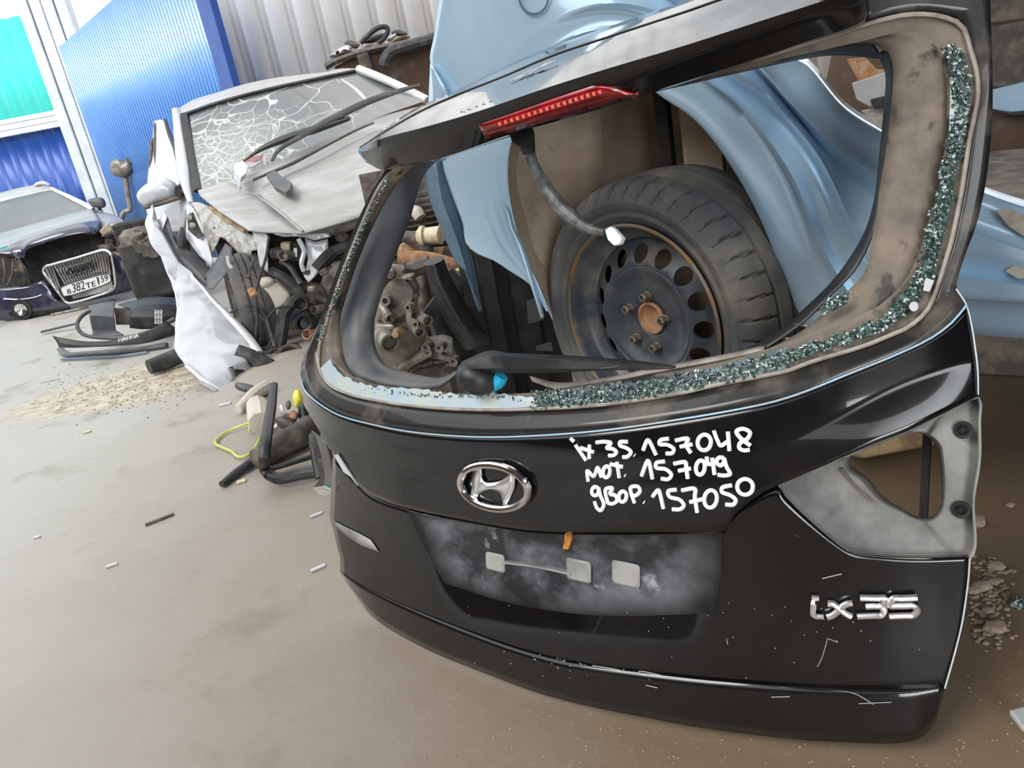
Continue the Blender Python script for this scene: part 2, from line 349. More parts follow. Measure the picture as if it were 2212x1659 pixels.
def gravel():
    Mt = bpy.data.materials.new('concrete_ground'); Mt.use_nodes = True; N = Mt.node_tree; L = N.links; b = N.nodes['Principled BSDF']
    tc = N.nodes.new('ShaderNodeTexCoord')
    def nz(sc, lo, hi, det=8):
        n = N.nodes.new('ShaderNodeTexNoise'); n.inputs['Scale'].default_value = sc; n.inputs['Detail'].default_value = det; n.inputs['Roughness'].default_value = .65; L.new(tc.outputs['Object'], n.inputs['Vector'])
        r = N.nodes.new('ShaderNodeMapRange'); r.inputs['From Min'].default_value = lo; r.inputs['From Max'].default_value = hi; L.new(n.outputs['Fac'], r.inputs['Value']); return n.outputs['Fac'], r.outputs[0]
    def mix(f, a, c):
        x = N.nodes.new('ShaderNodeMix'); x.data_type = 'RGBA'; L.new(f, x.inputs[0])
        if isinstance(a, tuple): x.inputs[6].default_value = (*a, 1)
        else: L.new(a, x.inputs[6])
        if isinstance(c, tuple): x.inputs[7].default_value = (*c, 1)
        else: L.new(c, x.inputs[7])
        return x.outputs[2]
    # browner and darker towards the right, paler and greyer on the left
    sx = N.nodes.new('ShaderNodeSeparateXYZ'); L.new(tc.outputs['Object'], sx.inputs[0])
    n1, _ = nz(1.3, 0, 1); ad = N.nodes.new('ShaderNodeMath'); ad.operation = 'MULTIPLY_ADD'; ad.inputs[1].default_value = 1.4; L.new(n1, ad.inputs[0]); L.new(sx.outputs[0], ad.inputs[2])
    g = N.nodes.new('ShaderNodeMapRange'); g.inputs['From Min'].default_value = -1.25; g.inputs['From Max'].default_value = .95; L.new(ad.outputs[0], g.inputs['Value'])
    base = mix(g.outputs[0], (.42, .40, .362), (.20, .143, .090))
    _, f2 = nz(2.2, .56, .72); base = mix(f2, base, (.20, .165, .12))
    _, f3 = nz(30, .62, .95, 4); base = mix(f3, base, (.40, .35, .28))
    # pale sand spilled between the two cars
    sn = N.nodes.new('ShaderNodeVectorMath'); sn.operation = 'SUBTRACT'; sn.inputs[1].default_value = SAND; L.new(tc.outputs['Object'], sn.inputs[0])
    sc_ = N.nodes.new('ShaderNodeVectorMath'); sc_.operation = 'MULTIPLY'; sc_.inputs[1].default_value = (1.0, 1.9, 0); L.new(sn.outputs[0], sc_.inputs[0])
    ln = N.nodes.new('ShaderNodeVectorMath'); ln.operation = 'LENGTH'; L.new(sc_.outputs[0], ln.inputs[0])
    n4, _ = nz(3.5, 0, 1); sm = N.nodes.new('ShaderNodeMath'); sm.operation = 'MULTIPLY_ADD'; sm.inputs[1].default_value = 1.1; L.new(n4, sm.inputs[0]); L.new(ln.outputs['Value'], sm.inputs[2])
    mr4 = N.nodes.new('ShaderNodeMapRange'); mr4.inputs['From Min'].default_value = 1.35; mr4.inputs['From Max'].default_value = 1.1; L.new(sm.outputs[0], mr4.inputs['Value'])
    n5, f5 = nz(14, .35, .62, 6); base = mix(mr4.outputs[0], base, mix(f5, (.30, .23, .15), (.60, .53, .42)))
    L.new(base, b.inputs['Base Color'])
    _, r = nz(1.7, .3, .7); rr = N.nodes.new('ShaderNodeMapRange'); rr.inputs['To Min'].default_value = .38; rr.inputs['To Max'].default_value = .62; L.new(r, rr.inputs['Value']); L.new(rr.outputs[0], b.inputs['Roughness'])
    n, _ = nz(24, 0, 1); bp = N.nodes.new('ShaderNodeBump'); bp.inputs['Strength'].default_value = .25; bp.inputs['Distance'].default_value = .01; L.new(n, bp.inputs['Height']); L.new(bp.outputs[0], b.inputs['Normal'])
    return Mt

# ------------------------------------------------------------------ the setting
def corrugated(p0, p1, z0, z1, pitch, depth, flat=.5):
    """trapezoid ribbed sheet standing between two ground points; z0/z1 may be pairs (left, right)"""
    p0 = np.array(p0[:2], float); p1 = np.array(p1[:2], float); L = np.linalg.norm(p1-p0); d = (p1-p0)/L; n = V(d[1], -d[0])
    k = max(1, int(L/pitch)); xs = []
    for i in range(k):
        for a, h in ((0, 0), (flat*.5, 0), (flat*.5+.12, 1), (1-.12-.06, 1), (1-.06, 0)): xs.append(((i+a)/k, h))
    xs.append((1, 0)); z0 = z0 if hasattr(z0, '__len__') else (z0, z0); z1 = z1 if hasattr(z1, '__len__') else (z1, z1)
    rows = [[(*(p0+d*L*t+n*depth*h), zz[0]*(1-t)+zz[1]*t) for t, h in xs] for zz in (z1, z0)]
    return MB().grid(rows)
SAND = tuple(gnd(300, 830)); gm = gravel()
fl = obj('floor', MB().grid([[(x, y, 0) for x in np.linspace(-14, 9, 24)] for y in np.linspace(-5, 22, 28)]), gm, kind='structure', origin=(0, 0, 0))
WY = 10.4
back = Frame((0, WY, 0), (0, -1, 0))
def X_at(x, y, Y=WY): return Frame((0, Y, 0), (0, -1, 0))(x, y)
p = X_at(0, 45); q = X_at(135, 238)
ztop = X_at(30, 38)[2]; zb1 = X_at(60, 249)[2]; zb0 = X_at(60, 289)[2]
xcol = X_at(140, 250)[0]
turq = obj('window_1', corrugated((-7.3, WY-.02), (xcol+.1, WY-.02), zb1-.05, ztop, .17, .05, .5), M['turq'], kind='structure', solid=.003)
obj('wall_left', corrugated((-9.5, WY), (xcol+.1, WY), 0, zb0+.02, .2, .02, .9), M['gatedark'], kind='structure', solid=.003)
mb = MB()
for k in range(3): mb.box(((-9.5+xcol)/2, WY-.08+.01*k, zb0+(zb1-zb0)*(k+.5)/3), (9.5+xcol, .10, (zb1-zb0)/3-.012))
obj('trim_1', mb, M['colm'], kind='structure')
mb = MB(); x0 = X_at(84, 100)[0]; 
for k in range(4): mb.box((x0+.09+.14*k-.02, WY-.14+.012*(k % 2), 2.6), (.125, .16, 5.2))
obj('trim_2', mb, M['colm'], kind='structure')
# open blue gate leaf running towards the camera
gL = V(x0+.37, WY-.25); gl = np.array(at(128, 100, 9.6)); GRT = at(480, 150, 6.9)
a = at(160, 300, 9.45); bpt = at(468, 140, 6.7)
d = (bpt-a)[:2]; d = d/np.linalg.norm(d)
gate = Frame((*a[:2], 0), (-d[1]*-1 if False else d[1], -d[0], 0))
if gate.N[1] > 0: gate = Frame((*a[:2], 0), (-d[1], d[0], 0))
g0 = gate(129, 103); g1 = gate(432, 0); zt = gate(236, 8)
s0 = (g0-gate.O)@gate.u; st = (zt-gate.O)@gate.u; s1 = (g1-gate.O)@gate.u
slope = (zt[2]-g0[2])/(st-s0)
mbg = corrugated(g0[:2], g1[:2], 0.03, (g0[2], g0[2]+slope*(s1-s0)), .062, .018, .5)
gt = obj('door_1', mbg, M['gateblue'], kind='structure', solid=.003)
e1 = gate(445, 30); ext = unit(g1-g0)*V(1, 1, 0)
zz = g1[2]; mb = MB(); c = g1+ext*.10; ztp = g0[2]+slope*(s1-s0)
mb.box((c[0], c[1], ztp/2), (.22, .07, ztp), X=ext, Y=gate.N)
obj('trim_3', mb, M['gatedark'], kind='structure')
# pale corrugated wall behind
wf = Frame((0, 8.6, 0), (0.05, -1, 0)); a = wf(452, 60); b2 = wf(3300, 60)
obj('wall_back', corrugated(a[:2], (b2[0], b2[1]), 0, 6.5, .26, .045, .3), M['wallg'], kind='structure', solid=.004)
obj('trim_4', MB().box((a[0]-.03, a[1]-.06, 3.2), (.14, .08, 6.4)), M['wallg'], kind='structure')
# unseen roof and walls added to shape the light, with a doorway behind the camera
obj('unseen_roof', MB().grid([[(-1.4, -4, 4.6), (9, -4, 3.6)], [(-1.4, 4.6, 4.6), (9, 4.6, 3.6)]]), M['roofm'], kind='structure', solid=.05)
obj('unseen_wall_right', MB().grid([[(8.5, -4, 0), (8.5, 6.5, 0)], [(8.5, -4, 3.7), (8.5, 6.5, 3.7)]]), M['brown'], kind='structure', solid=.05)
mb = MB().box((-4.05, -4.2, 1.9), (7.9, .1, 3.8)).box((5.2, -4.2, 1.9), (7.0, .1, 3.8)).box((.8, -4.2, 3.2), (1.8, .1, 1.2)); obj('unseen_wall_side', MB().box((-8, 1.2, 2.1), (.1, 10.6, 4.2)), M['brown'], kind='structure')
obj('unseen_wall_front', mb, M['brown'], kind='structure')

# ------------------------------------------------------------------ the black tailgate
def relief(u, v):
    s = np.clip((v-.5)/.6, 0, 1); s = s*s*(3-2*s); q = np.clip(abs(u)/.72, 0, 1.1)
    return .12*(1-(u/.70)**2) - .012*q**6 + .035*np.exp(-((v-.47)/.16)**2) - .05*s
T = Frame(np.array((.0153, 1.3847, 0))+np.array((-.58316, -.77003, .25882))*.07, (-.58316, -.77003, .25882), relief, (.79719, -.60373, 0))
tg = thing('tailgate', (.0153, 1.3847, 0), 'black glassless tailgate with white handwriting, leaning on the light blue wreck', 'tailgate')
R0 = [(736,1239,-.01),(747,1256,-.010),(773,1293,-.010),(802,1330,-.010),(854,1367,-.010),(939,1411,-.010),(1051,1456,-.010),(1162,1497,-.010),(1273,1526,-.010),(1384,1548,-.010),(1495,1569,-.010),(1694,1595,-.010),(1840,1604,-.010),(1932,1606,-.010),(1987,1595,-.010),(2020,1563,-.018),(2029,1535,-.016)]
R1 = [(735,1236,0),(760,1254,0),(791,1273,0),(902,1322,0),(1014,1367,0),(1125,1406,0),(1236,1434,0),(1384,1454,0),(1495,1467,0),(1547,1472,0),(1694,1483,0),(1850,1490,0),(1950,1490,0),(2041,1487,0)]
R2 = [(735,1205,0),(770,1232,0),(850,1275,0),(917,1300,0),(1014,1325,0),(1125,1348,0),(1236,1363,0),(1384,1376,0),(1539,1382,0),(1700,1386,0),(1850,1386,0),(2000,1382,0),(2077,1370,0)]
R3 = [(712,1115,0),(760,1145,0),(820,1178,0),(900,1212,0),(1000,1234,0),(1122,1250,0),(1300,1262,0),(1425,1266,0),(1565,1268,0),(1700,1272,0),(1850,1276,0),(2000,1276,0),(2091,1272,0)]
R4 = [(719,985,0),(757,1027,0),(803,1072,0),(881,1099,0),(1002,1123,0),(1122,1144,0),(1221,1150,0),(1425,1150,0),(1565,1147,0),(1587,1111,0),(1628,1077,0),(1679,1050,0),(1694,1071,0),(1744,1121,0),(1807,1175,0),(1844,1197,0),(1916,1206,0),(1995,1209,0),(2096,1206,0)]
B0 = [(712,968,.004),(740,1005,.006),(772,1043,.008),(803,1070,.012),(881,1098,.016),(1002,1122,.016),(1122,1143,.016),(1221,1149,.016),(1425,1149,.016),(1565,1146,.016),(1587,1110,.016),(1628,1076,.016),(1679,1049,.016),(1775,1008,.016),(1885,960,.016),(1963,930,.014),(2064,880,.008),(2113,856,.004)]
B1 = [(657,876,.0),(700,925,.004),(770,975,.006),(900,1015,.008),(1100,1035,.008),(1300,1032,.008),(1500,1005,.008),(1650,965,.008),(1800,905,.008),(1950,830,.006),(2110,770,.002)]
B2 = [(649,812,.006),(658,841,.008),(685,868,.010),(730,895,.012),(791,913,.012),(881,931,.012),(1002,942,.012),(1122,942,.012),(1300,929,.012),(1487,902,.012),(1650,872,.012),(1728,849,.012),(1838,805,.012),(1932,767,.010),(2010,730,.008),(2057,695,.006),(2088,658,.004)]
# licence plate recess pressed into the lower skin
def rec(x, y):
    def ss(t): t = min(max(t, 0), 1); return t*t*(3-2*t)
    top = np.interp(x, [880, 1122, 1425, 1565], [1098, 1143, 1149, 1146])
    a = ss((x-(870+(y-1100)*.28))/110)*ss((1570-(y-1140)*.12-x)/80)*ss((y-top+12)/14)*ss((1400+(x-1250)*.05-y)/200)
    return -.022*a
def skin(curves, n, subs, f=None):
    R = [smooth(c, n) for c in curves]; rows = []
    for i in range(len(R)-1):
        for k in range(subs[i]):
            t = k/subs[i]; rows.append([a*(1-t)+b*t for a, b in zip(R[i], R[i+1])])
    rows.append(R[-1]); return [[T(q[0], q[1], q[2]+(f(q[0], q[1]) if f else 0)) for q in r] for r in rows]
obj('lower_skin', MB().grid(skin([R4, R3, R2, R1], 110, [9, 6, 5], rec)), M['black'], tg, solid=.012, auto=60)
obj('bumper_lip', MB().grid(skin([[(a[0], a[1], a[2]+.002) for a in R1], R0], 90, [5])), M['black'], tg, solid=.014, auto=60, label='dark bottom edge of the tailgate, scratched')
obj('upper_skin', MB().grid(skin([B2, B1, B0], 110, [7, 8])), M['black'], tg, solid=.010, auto=60)
# grey smeared film inside the plate recess
def inrec(curves, n, sub, w):
    return skin([[(a[0], a[1], a[2]+w) for a in c] for c in curves], n, [sub]*(len(curves)-1), rec)
pr = _pr = obj('plate_recess', MB().grid(inrec([[(880,1104,0),(1002,1128,0),(1122,1148,0),(1221,1154,0),(1425,1154,0),(1562,1150,0)], [(915,1180,0),(1100,1215,0),(1300,1235,0),(1560,1240,0)], [(960,1260,0),(1110,1305,0),(1300,1330,0),(1545,1325,0)]], 60, 9, .0016)), M['smear'], tg, auto=60, label='plate recess smeared grey with sealant')
_at = pr.data.attributes.new('mask', 'FLOAT', 'POINT'); _n = len(pr.data.vertices)
for k, vv in enumerate(pr.data.vertices):
    i_, j_ = divmod(k, 60); t_ = i_/18; q_ = j_/59; f_ = min(1, t_*8+.6)*min(1, max(0, (1-t_)*2.6))*min(1, q_*9)*min(1, (1-q_)*5); _at.data[k].value = f_ if _n == 60*19 else 1
mb = MB()
mb.tube([T(x, y, rec(x, y)+.004) for x, y in ((1065,1213),(1110,1216),(1170,1224),(1235,1238))], [.006, .007], 8, flat=.5)
for cx, cy, s in ((1070,1214,.030), (1250,1232,.034), (1352,1240,.036)):
    c = T(cx, cy, rec(cx, cy)+.004); mb.box(c, (s*1.5, s*1.2, .010), X=T.u, Y=T.v, bev=.4)
obj('lamp_bracket', mb, M['steel'], pr, label='pale bracket for the plate lamps')
c = [T(x, y, rec(x, y)+.004) for x, y in ((1224,1150),(1236,1146),(1238,1163),(1230,1185),(1219,1183),(1222,1168))]
obj('orange_clip', MB().prism(c, T.N*.006), M['orange'], pr)
def wsk(x, y):
    Y = [np.interp(x, [p[0] for p in c], [p[1] for p in c]) for c in (B2, B1, B0, R3, R2)]; Wv = [.012, .008, .016, 0, 0]
    if y > Y[2]: Wv[2] = 0
    return float(np.interp(y, Y, Wv))
# highlight along the crease, painted as a thin pale tube
obj('crease_highlight', MB().tube([T(a[0], a[1]+1, a[2]+.001) for a in B2], .0018, 6, n=90), M['bluedirty'], tg)
obj('light_catching_fold', MB().grid(skin([[(1590,1112,.006),(1618,1080,.006),(1650,1062,.006),(1679,1049,.006)], [(1597,1112,.012),(1628,1087,.014),(1660,1072,.014),(1682,1061,.010)]], 20, [2])), M['blue'], tg, label='narrow shiny fold beside the lamp recess') if False else None
# window surround: outer loop, glass edge, seal edge, opening edge
seg = dict(
 L0=([(649,812,.008)]+[(a[0], a[1]-1, a[2]) for a in B2[1:]], [(2088,657,.004),(2066,624,.0),(2070,598,0),(2089,540,0),(2108,489,0),(2125,420,0),(2137,338,0),(2144,241,0),(2144,145,0),(2141,58,0),(2138,-30,0)], [(2138,-30,0),(2000,-45,.0),(1850,-20,0),(1640,60,0),(1385,150,0),(1100,245,0),(950,300,0),(835,350,0)], [(835,350,0),(827,368,0),(805,409,0),(786,447,0),(753,522,0),(726,591,0),(702,660,0),(685,704,0),(668,745,.004),(652,783,.008),(649,812,.008)]),
 L1=([(690,745,-.010),(688,785,-.008),(700,820,-.006),(745,848,-.004),(821,866,-.004),(911,878,-.004),(1002,884,-.004),(1122,884,-.004),(1300,874,-.004),(1470,849,-.004),(1547,831,-.004),(1700,801,-.004),(1753,781,-.004),(1869,746,-.004),(1963,706,-.004)], [(1963,706,-.004),(2010,660,-.004),(2030,600,-.004),(2050,540,-.004),(2076,420,-.004),(2096,289,-.004),(2112,217,-.004),(2108,145,-.004),(2090,92,-.004),(2072,40,-.004)], [(2072,40,-.004),(1960,32,-.004),(1850,60,-.004),(1640,125,-.004),(1385,185,-.004),(1100,275,-.004),(950,325,-.004),(860,358,-.004)], [(860,358,-.004),(832,385,-.004),(808,425,-.006),(770,512,-.008),(735,602,-.010),(705,695,-.010),(690,745,-.010)]),
 L2=([(700,745,-.012),(712,775,-.012),(760,811,-.012),(821,832,-.012),(911,842,-.012),(996,850,-.012),(1134,849,-.012),(1213,840,-.012),(1338,822,-.012),(1458,806,-.012),(1577,780,-.012),(1700,739,-.012),(1775,715,-.012),(1838,690,-.012),(1900,660,-.012)], [(1900,660,-.012),(1950,612,-.012),(1985,545,-.012),(2004,480,-.012),(2028,410,-.012),(2043,289,-.012),(2045,193,-.012),(2028,111,-.012),(1990,66,-.012)], [(1990,66,-.012),(1930,72,-.012),(1850,92,-.012),(1640,138,-.012),(1385,196,-.012),(1100,284,-.012),(950,334,-.012),(872,362,-.012)], [(872,362,-.012),(845,388,-.012),(815,432,-.012),(777,522,-.012),(744,604,-.012),(714,694,-.012),(700,745,-.012)]),
 L3=([(735,742,-.045),(745,780,-.045),(780,824,-.045),(830,840,-.04),(911,848,-.035),(1000,853,-.03),(1134,850,-.03),(1207,838,-.03),(1400,806,-.03),(1577,774,-.03),(1650,757,-.03),(1744,706,-.03),(1785,668,-.03),(1830,630,-.03)], [(1830,630,-.03),(1868,585,-.03),(1884,511,-.03),(1900,407,-.03),(1916,313,-.03),(1926,220,-.03),(1929,140,-.03),(1918,112,-.03)], [(1918,112,-.03),(1880,95,-.03),(1800,100,-.03),(1640,146,-.03),(1385,204,-.03),(1100,293,-.03),(950,342,-.03),(892,362,-.03)], [(892,362,-.03),(860,395,-.035),(815,470,-.04),(775,560,-.045),(748,640,-.045),(735,690,-.045),(735,742,-.045)]))
NS = (90, 40, 60, 40)
def loop(L): return [q for s, n in zip(L, NS) for q in smooth(s, n+1)[:-1]]
LP = {k: loop(v) for k, v in seg.items()}
def ring(a, b, sub, da=0, db=0):
    rows = [];
    for k in range(sub+1):
        t = k/sub; rows.append([T(p[0]*(1-t)+q[0]*t, p[1]*(1-t)+q[1]*t, (p[2]+da)*(1-t)+(q[2]+db)*t) for p, q in zip(a, b)])
    return rows
obj('window_frame', MB().grid(ring(LP['L0'], LP['L1'], 3), cu=True), M['dustblk'], tg, solid=.008, auto=50, label='black window frame under brown dust')
obj('glass_channel', MB().grid(ring(LP['L1'], LP['L2'], 2, -.002, -.002), cu=True), M['dustbrn'], tg, auto=50, label='dusty channel that held the glass')
obj('inner_flange', MB().grid(ring(LP['L2'], LP['L3'], 3, -.002), cu=True), M['dustbrn'], tg, solid=.004, auto=50, label='dirty brown inner flange')
obj('sealant_bead', MB().tube([T(q[0], q[1], q[2]+.003) for q in LP['L1'][::3]], .0035, 6, closed=True, n=220), M['beige'], tg, label='dusty beige bead of sealant')
# remains of the rear glass stuck along the frame
def strip(xs0, xs1, w, n=50, jag=0, seed=1):
    rg = random.Random(seed); a = smooth([(x, y, w) for x, y in xs0], n); b = smooth([(x, y, w) for x, y in xs1], n)
    for q in b:
        q[1] += rg.uniform(-jag, jag)
    return [[T(*q) for q in a], [T(*((q+r)/2)) for q, r in zip(a, b)], [T(*q) for q in b]]
obj('glass_remnant', MB().grid(strip([(692,795),(705,822),(745,846),(821,864),(911,876),(1002,881),(1090,882),(1160,878)], [(713,778),(730,803),(765,824),(821,836),(911,842),(996,852),(1060,850),(1150,858)], .003, 70, 3.5)), M['glass_sky'], tg, shade=False, solid=.003, label='strip of glass left in the frame, painted with a pale sky reflection')
mb = MB(); rg = random.Random(3)
def crumbs(line, half, n, s=(.0025, .0055)):
    P = smooth(line, 200)
    for k in range(n):
        q = P[rg.randrange(200)]; h = max(-1, min(1, rg.gauss(0, .5)))*half
        nx, ny = (q[2], q[3]) if len(q) > 2 else (0, 1)
        c = T(q[0]+nx*h+rg.uniform(-4, 4), q[1]+ny*h, rg.uniform(-.003, .005)); a = unit([rg.gauss(0, 1) for _ in range(3)]); e = rg.uniform(*s)
        mb.box(c, (e*1.3, e, e*.9), X=a, Y=unit([rg.gauss(0, 1) for _ in range(3)]), bev=.2)
crumbs([(1150,866,0,1),(1300,852,0,1),(1400,838,0,1),(1500,822,0,1),(1600,800,0,1),(1700,772,0,1)], 20, 1300, (.002, .0045))
crumbs([(1700,772,0,1),(1800,738,0,1),(1880,712,.2,1),(1940,680,.6,.8)], 14, 480)
crumbs([(1940,680,.6,.8),(1990,610,.9,.3),(2010,540,1,.2),(2035,440,1,.1),(2058,330,1,0),(2075,230,1,0),(2072,150,1,0),(2050,100,1,-.3)], 18, 900)
crumbs([(690,735,1,.3),(712,672,1,.3),(745,585,1,.3),(785,490,1,.3),(815,425,1,.3),(838,385,1,.3)], 4, 240, (.002, .004))
crumbs([(780,836,0,1),(860,848,0,1),(960,856,0,1),(1080,858,0,1),(1150,862,0,1)], 6, 200, (.002, .004))
o = obj('glass_crumbs', mb, M['crumb'], tg, shade=False, label='crumbs of shattered green glass'); o['kind'] = 'stuff'
# dark film of unbroken crazed glass under the crumbs
obj('crazed_glass', MB().grid(strip([(1160,880),(1300,872),(1470,847),(1547,829),(1700,797)], [(1160,852),(1300,832),(1458,812),(1577,784),(1700,748)], .001, 80, 4, 5)), M['glassb'], tg, shade=False, solid=.003, label='crazed dark green glass along the lower edge')
obj('crazed_glass', MB().grid(strip([(1955,672),(2010,600),(2030,540),(2052,440),(2075,330),(2092,220),(2085,120)], [(1925,660),(1985,590),(2005,520),(2028,430),(2048,310),(2052,200),(2050,130)], .001, 80, 4, 6)), M['glassb'], tg, shade=False, solid=.003, label='crazed dark green glass along the right side')
# two flat shards by the right corner
for pts in ([(2000,600),(2018,606),(2008,630),(1995,628),(1996,612)], ell(1974, 662, 10, 11, 10, 10)):
    obj('glass_shard', slab(T, pts, .010, .003), M['white_c'], tg, shade=False)
# inside trim seen through the opening
def band(o, i, n, sub, bulge=0):
    a = smooth(o, n); b = smooth(i, n); rows = []
    for k in range(sub+1):
        t = k/sub; rows.append([T(*((p*(1-t)+q*t)+np.array([0, 0, bulge*sin(pi*t)]))) for p, q in zip(a, b)])
    return MB().grid(rows)
po = [(905,343,-.05),(843,379,-.05),(805,443,-.05),(760,543,-.05),(731,622,-.05),(722,673,-.05),(723,735,-.05),(733,776,-.045),(757,807,-.04),(812,826,-.035),(897,840,-.03),(950,838,-.03),(992,806,-.035)]
pi_ = [(960,335,-.11),(915,380,-.11),(886,473,-.11),(860,539,-.11),(833,611,-.11),(812,680,-.11),(808,712,-.11),(813,754,-.11),(833,786,-.10),(886,805,-.08),(930,814,-.06),(955,815,-.05),(990,798,-.045)]
obj('pillar_trim', band(po, pi_, 60, 6, .014), M['trim'], tg, solid=.004, auto=60, label='grey plastic trim of the left window pillar')
po = [(1918,100,-.03),(1929,150,-.03),(1926,220,-.03),(1916,313,-.03),(1900,407,-.03),(1884,500,-.03),(1850,575,-.04),(1790,640,-.04),(1740,690,-.04),(1650,757,-.04)]
pi_ = [(1895,118,-.07),(1912,160,-.07),(1910,219,-.07),(1898,345,-.07),(1886,439,-.07),(1862,511,-.07),(1805,598,-.07),(1728,675,-.07),(1681,716,-.07),(1560,780,-.06)]
rt_ = obj('side_trim', band(po, pi_, 60, 3), M['blkplast'], tg, solid=.003, auto=60, label='black plastic trim down the right of the opening')
mb = MB()
for a, b in (((1755,672),(1775,668)),((1718,701),(1745,704)),((1682,729),(1708,732))): mb.tube([T(*a, -.05), T(*b, -.045)], .002, 6)
obj('trim_rib', mb, M['beige'], rt_)
po = [(1885,93,-.03),(1800,98,-.03),(1640,144,-.03),(1385,203,-.03),(1100,292,-.03),(960,338,-.03)]
pi_ = [(1908,128,-.10),(1800,120,-.10),(1700,135,-.10),(1500,180,-.09),(1380,208,-.06),(1100,296,-.05),(960,342,-.05)]
obj('header_trim', band(po, pi_, 60, 3), M['blkplast'], tg, solid=.003, auto=60)
obj('lower_trim', band([(1150,822,-.03),(1207,840,-.02),(1300,828,-.02),(1400,806,-.02),(1577,772,-.02),(1650,755,-.02)], [(1145,812,-.05),(1207,826,-.04),(1300,817,-.04),(1400,796,-.04),(1577,762,-.04),(1652,745,-.04)], 40, 2, .004), M['beige'], tg, solid=.003, label='pale dusty strip along the bottom of the opening')
mb = MB(); crumbs([(1778,668,0,1),(1795,656,0,1),(1815,649,0,1),(1830,645,0,1)], 14, 130); obj('glass_clump', mb, M['crumb'], tg, shade=False, kind='stuff', label='clump of crushed glass in the corner')
for pts in ([(2066,624),(2087,656),(2100,705),(2108,756),(2113,800),(2114,853)], [(2096,1206),(2092,1260),(2079,1347),(2061,1420),(2042,1487)]): obj('edge_highlight', MB().tube([T(x-1, y, .003) for x, y in pts], .0014, 5), M['colm'], tg, label='pale highlight painted along the edge')  # bluish-white edge highlight drawn in as a pale tube
# spoiler
SP = [[(778,318,.03),(819,287,-.01),(867,253,-.03),(908,229,-.04),(983,196,-.05),(1087,145,-.05),(1177,106,-.05),(1300,62,-.05),(1385,34,-.05),(1464,7,-.05),(1560,-28,-.05),(1700,-80,-.05),(1850,-125,-.04)],
      [(777,319,.05),(830,285,.03),(908,240,.01),(983,206,.0),(1087,165,0),(1195,119,0),(1321,77,0),(1480,25,0),(1560,-3,0),(1700,-48,0),(1858,-90,.02)],
      [(776,322,.07),(783,316,.08),(835,296,.11),(908,277,.12),(1028,242,.125),(1177,191,.125),(1300,152,.125),(1480,98,.125),(1638,47,.12),(1796,-4,.11),(1868,-30,.08)],
      [(773,326,.07),(783,330,.075),(835,318,.10),(908,296,.11),(1028,264,.115),(1177,214,.115),(1300,176,.115),(1480,120,.115),(1638,70,.11),(1796,15,.10),(1874,-10,.07)],
      [(775,332,.06),(800,355,.06),(830,368,.06),(849,357,.06),(950,342,.07),(1100,291,.075),(1290,237,.075),(1385,205,.075),(1464,181,.07),(1600,138,.06),(1733,93,.05),(1857,50,.04),(1880,22,.03)],
      [(790,350,.02),(830,369,.0),(860,362,0),(950,344,.0),(1100,294,.0),(1290,239,.0),(1385,207,.0),(1464,184,0),(1600,142,0),(1733,98,0),(1857,58,0),(1884,30,0)]]
sp = obj('spoiler', MB().grid(loft(T, SP, 90, 3, True)), M['black'], tg, solid=.004, auto=28, label='glossy black roof spoiler')
mb = MB().tube([T(a[0], a[1], a[2]+.001) for a in SP[1]], .0016, 5, n=60); obj('seam', mb, M['ink'], sp)
rg = random.Random(5)
for k in range(8):
    x = 1115+k*10; y = 165-k*4.4; obj('scratch', MB().tube([T(x-14, y+10+rg.uniform(-3, 3), .045), T(x+16, y-5+rg.uniform(-3, 3), .04)], .0009, 4), M['colm'], sp)
for k, (dx, dy) in enumerate(((0,0),(14,-4),(30,-8),(46,-14),(60,-18))): obj('scratch', MB().tube([T(992+dx, 245+dy, .10), T(1000+dx, 232+dy, .095)], .0009, 4), M['colm'], sp)
def onface(x, y, up_=0):
    # face of the spoiler between lip and lower edge
    y0 = np.interp(x, [783, 1028, 1300, 1638], [330, 264, 176, 70]); y1 = np.interp(x, [849, 1100, 1290, 1464, 1733], [357, 291, 237, 181, 93])
    t = (y-y0)/(y1-y0); return T(x, y, .115*(1-t)+.075*t+up_)
outl = [(1034,271),(1100,249),(1200,214),(1285,186),(1328,190),(1380,203),(1290,235),(1170,268),(1049,301)]
top = linres([(1034,271),(1100,249),(1200,214),(1285,186),(1328,190),(1376,203)], 30); bot = linres([(1049,301),(1170,266),(1290,233),(1380,205)], 30)
bl = obj('brake_light', MB().grid([[onface(*p, .005) for p in top], [onface(*((p+q)/2), .009) for p, q in zip(top, bot)], [onface(*q, .005) for q in bot]]), M['red'], tg, solid=.01, label='red high-level brake light lens')
for k in range(18):
    x = 1080+k*12.7; y = 268-k*4.05
    obj('reflector', MB().box(onface(x, y, .011), (.0062, .006, .004), X=T.u, Y=T.v, bev=.3), M['redled'], bl, shade=False)
# wiring hanging from the brake light
cb = obj('wiring_loom', MB().tube([T(1135,290,.02), T(1142,318,.0), T(1148,345,-.01), T(1165,380,-.01), T(1190,422,-.0), T(1225,462,.0), T(1268,492,.0), T(1305,503,.0)], [.016, .0105, .009, .012, .013, .014, .010, .006], 10, n=60), M['cable'], tg, label='taped grey wiring loom hanging in the opening')
obj('grommet', MB().tube([T(1128,290,.03), T(1136,305,.01), T(1142,330,.0)], [.022, .012], 10), M['blkplast'], cb)
cc = obj('connector', MB().prism([T(x, y, .006) for x, y in ((1306,497),(1318,489),(1328,497),(1343,514),(1338,528),(1326,531),(1312,518))], -T.N*.016), M['white'], cb, shade=False, bev=.002, label='white plug')
mb = MB()
for a in ((1310,505,1325,511),(1311,509,1322,522),(1309,499,1317,494)): mb.tube([T(a[0], a[1], .009), T(a[2], a[3], .009)], .0012, 5)
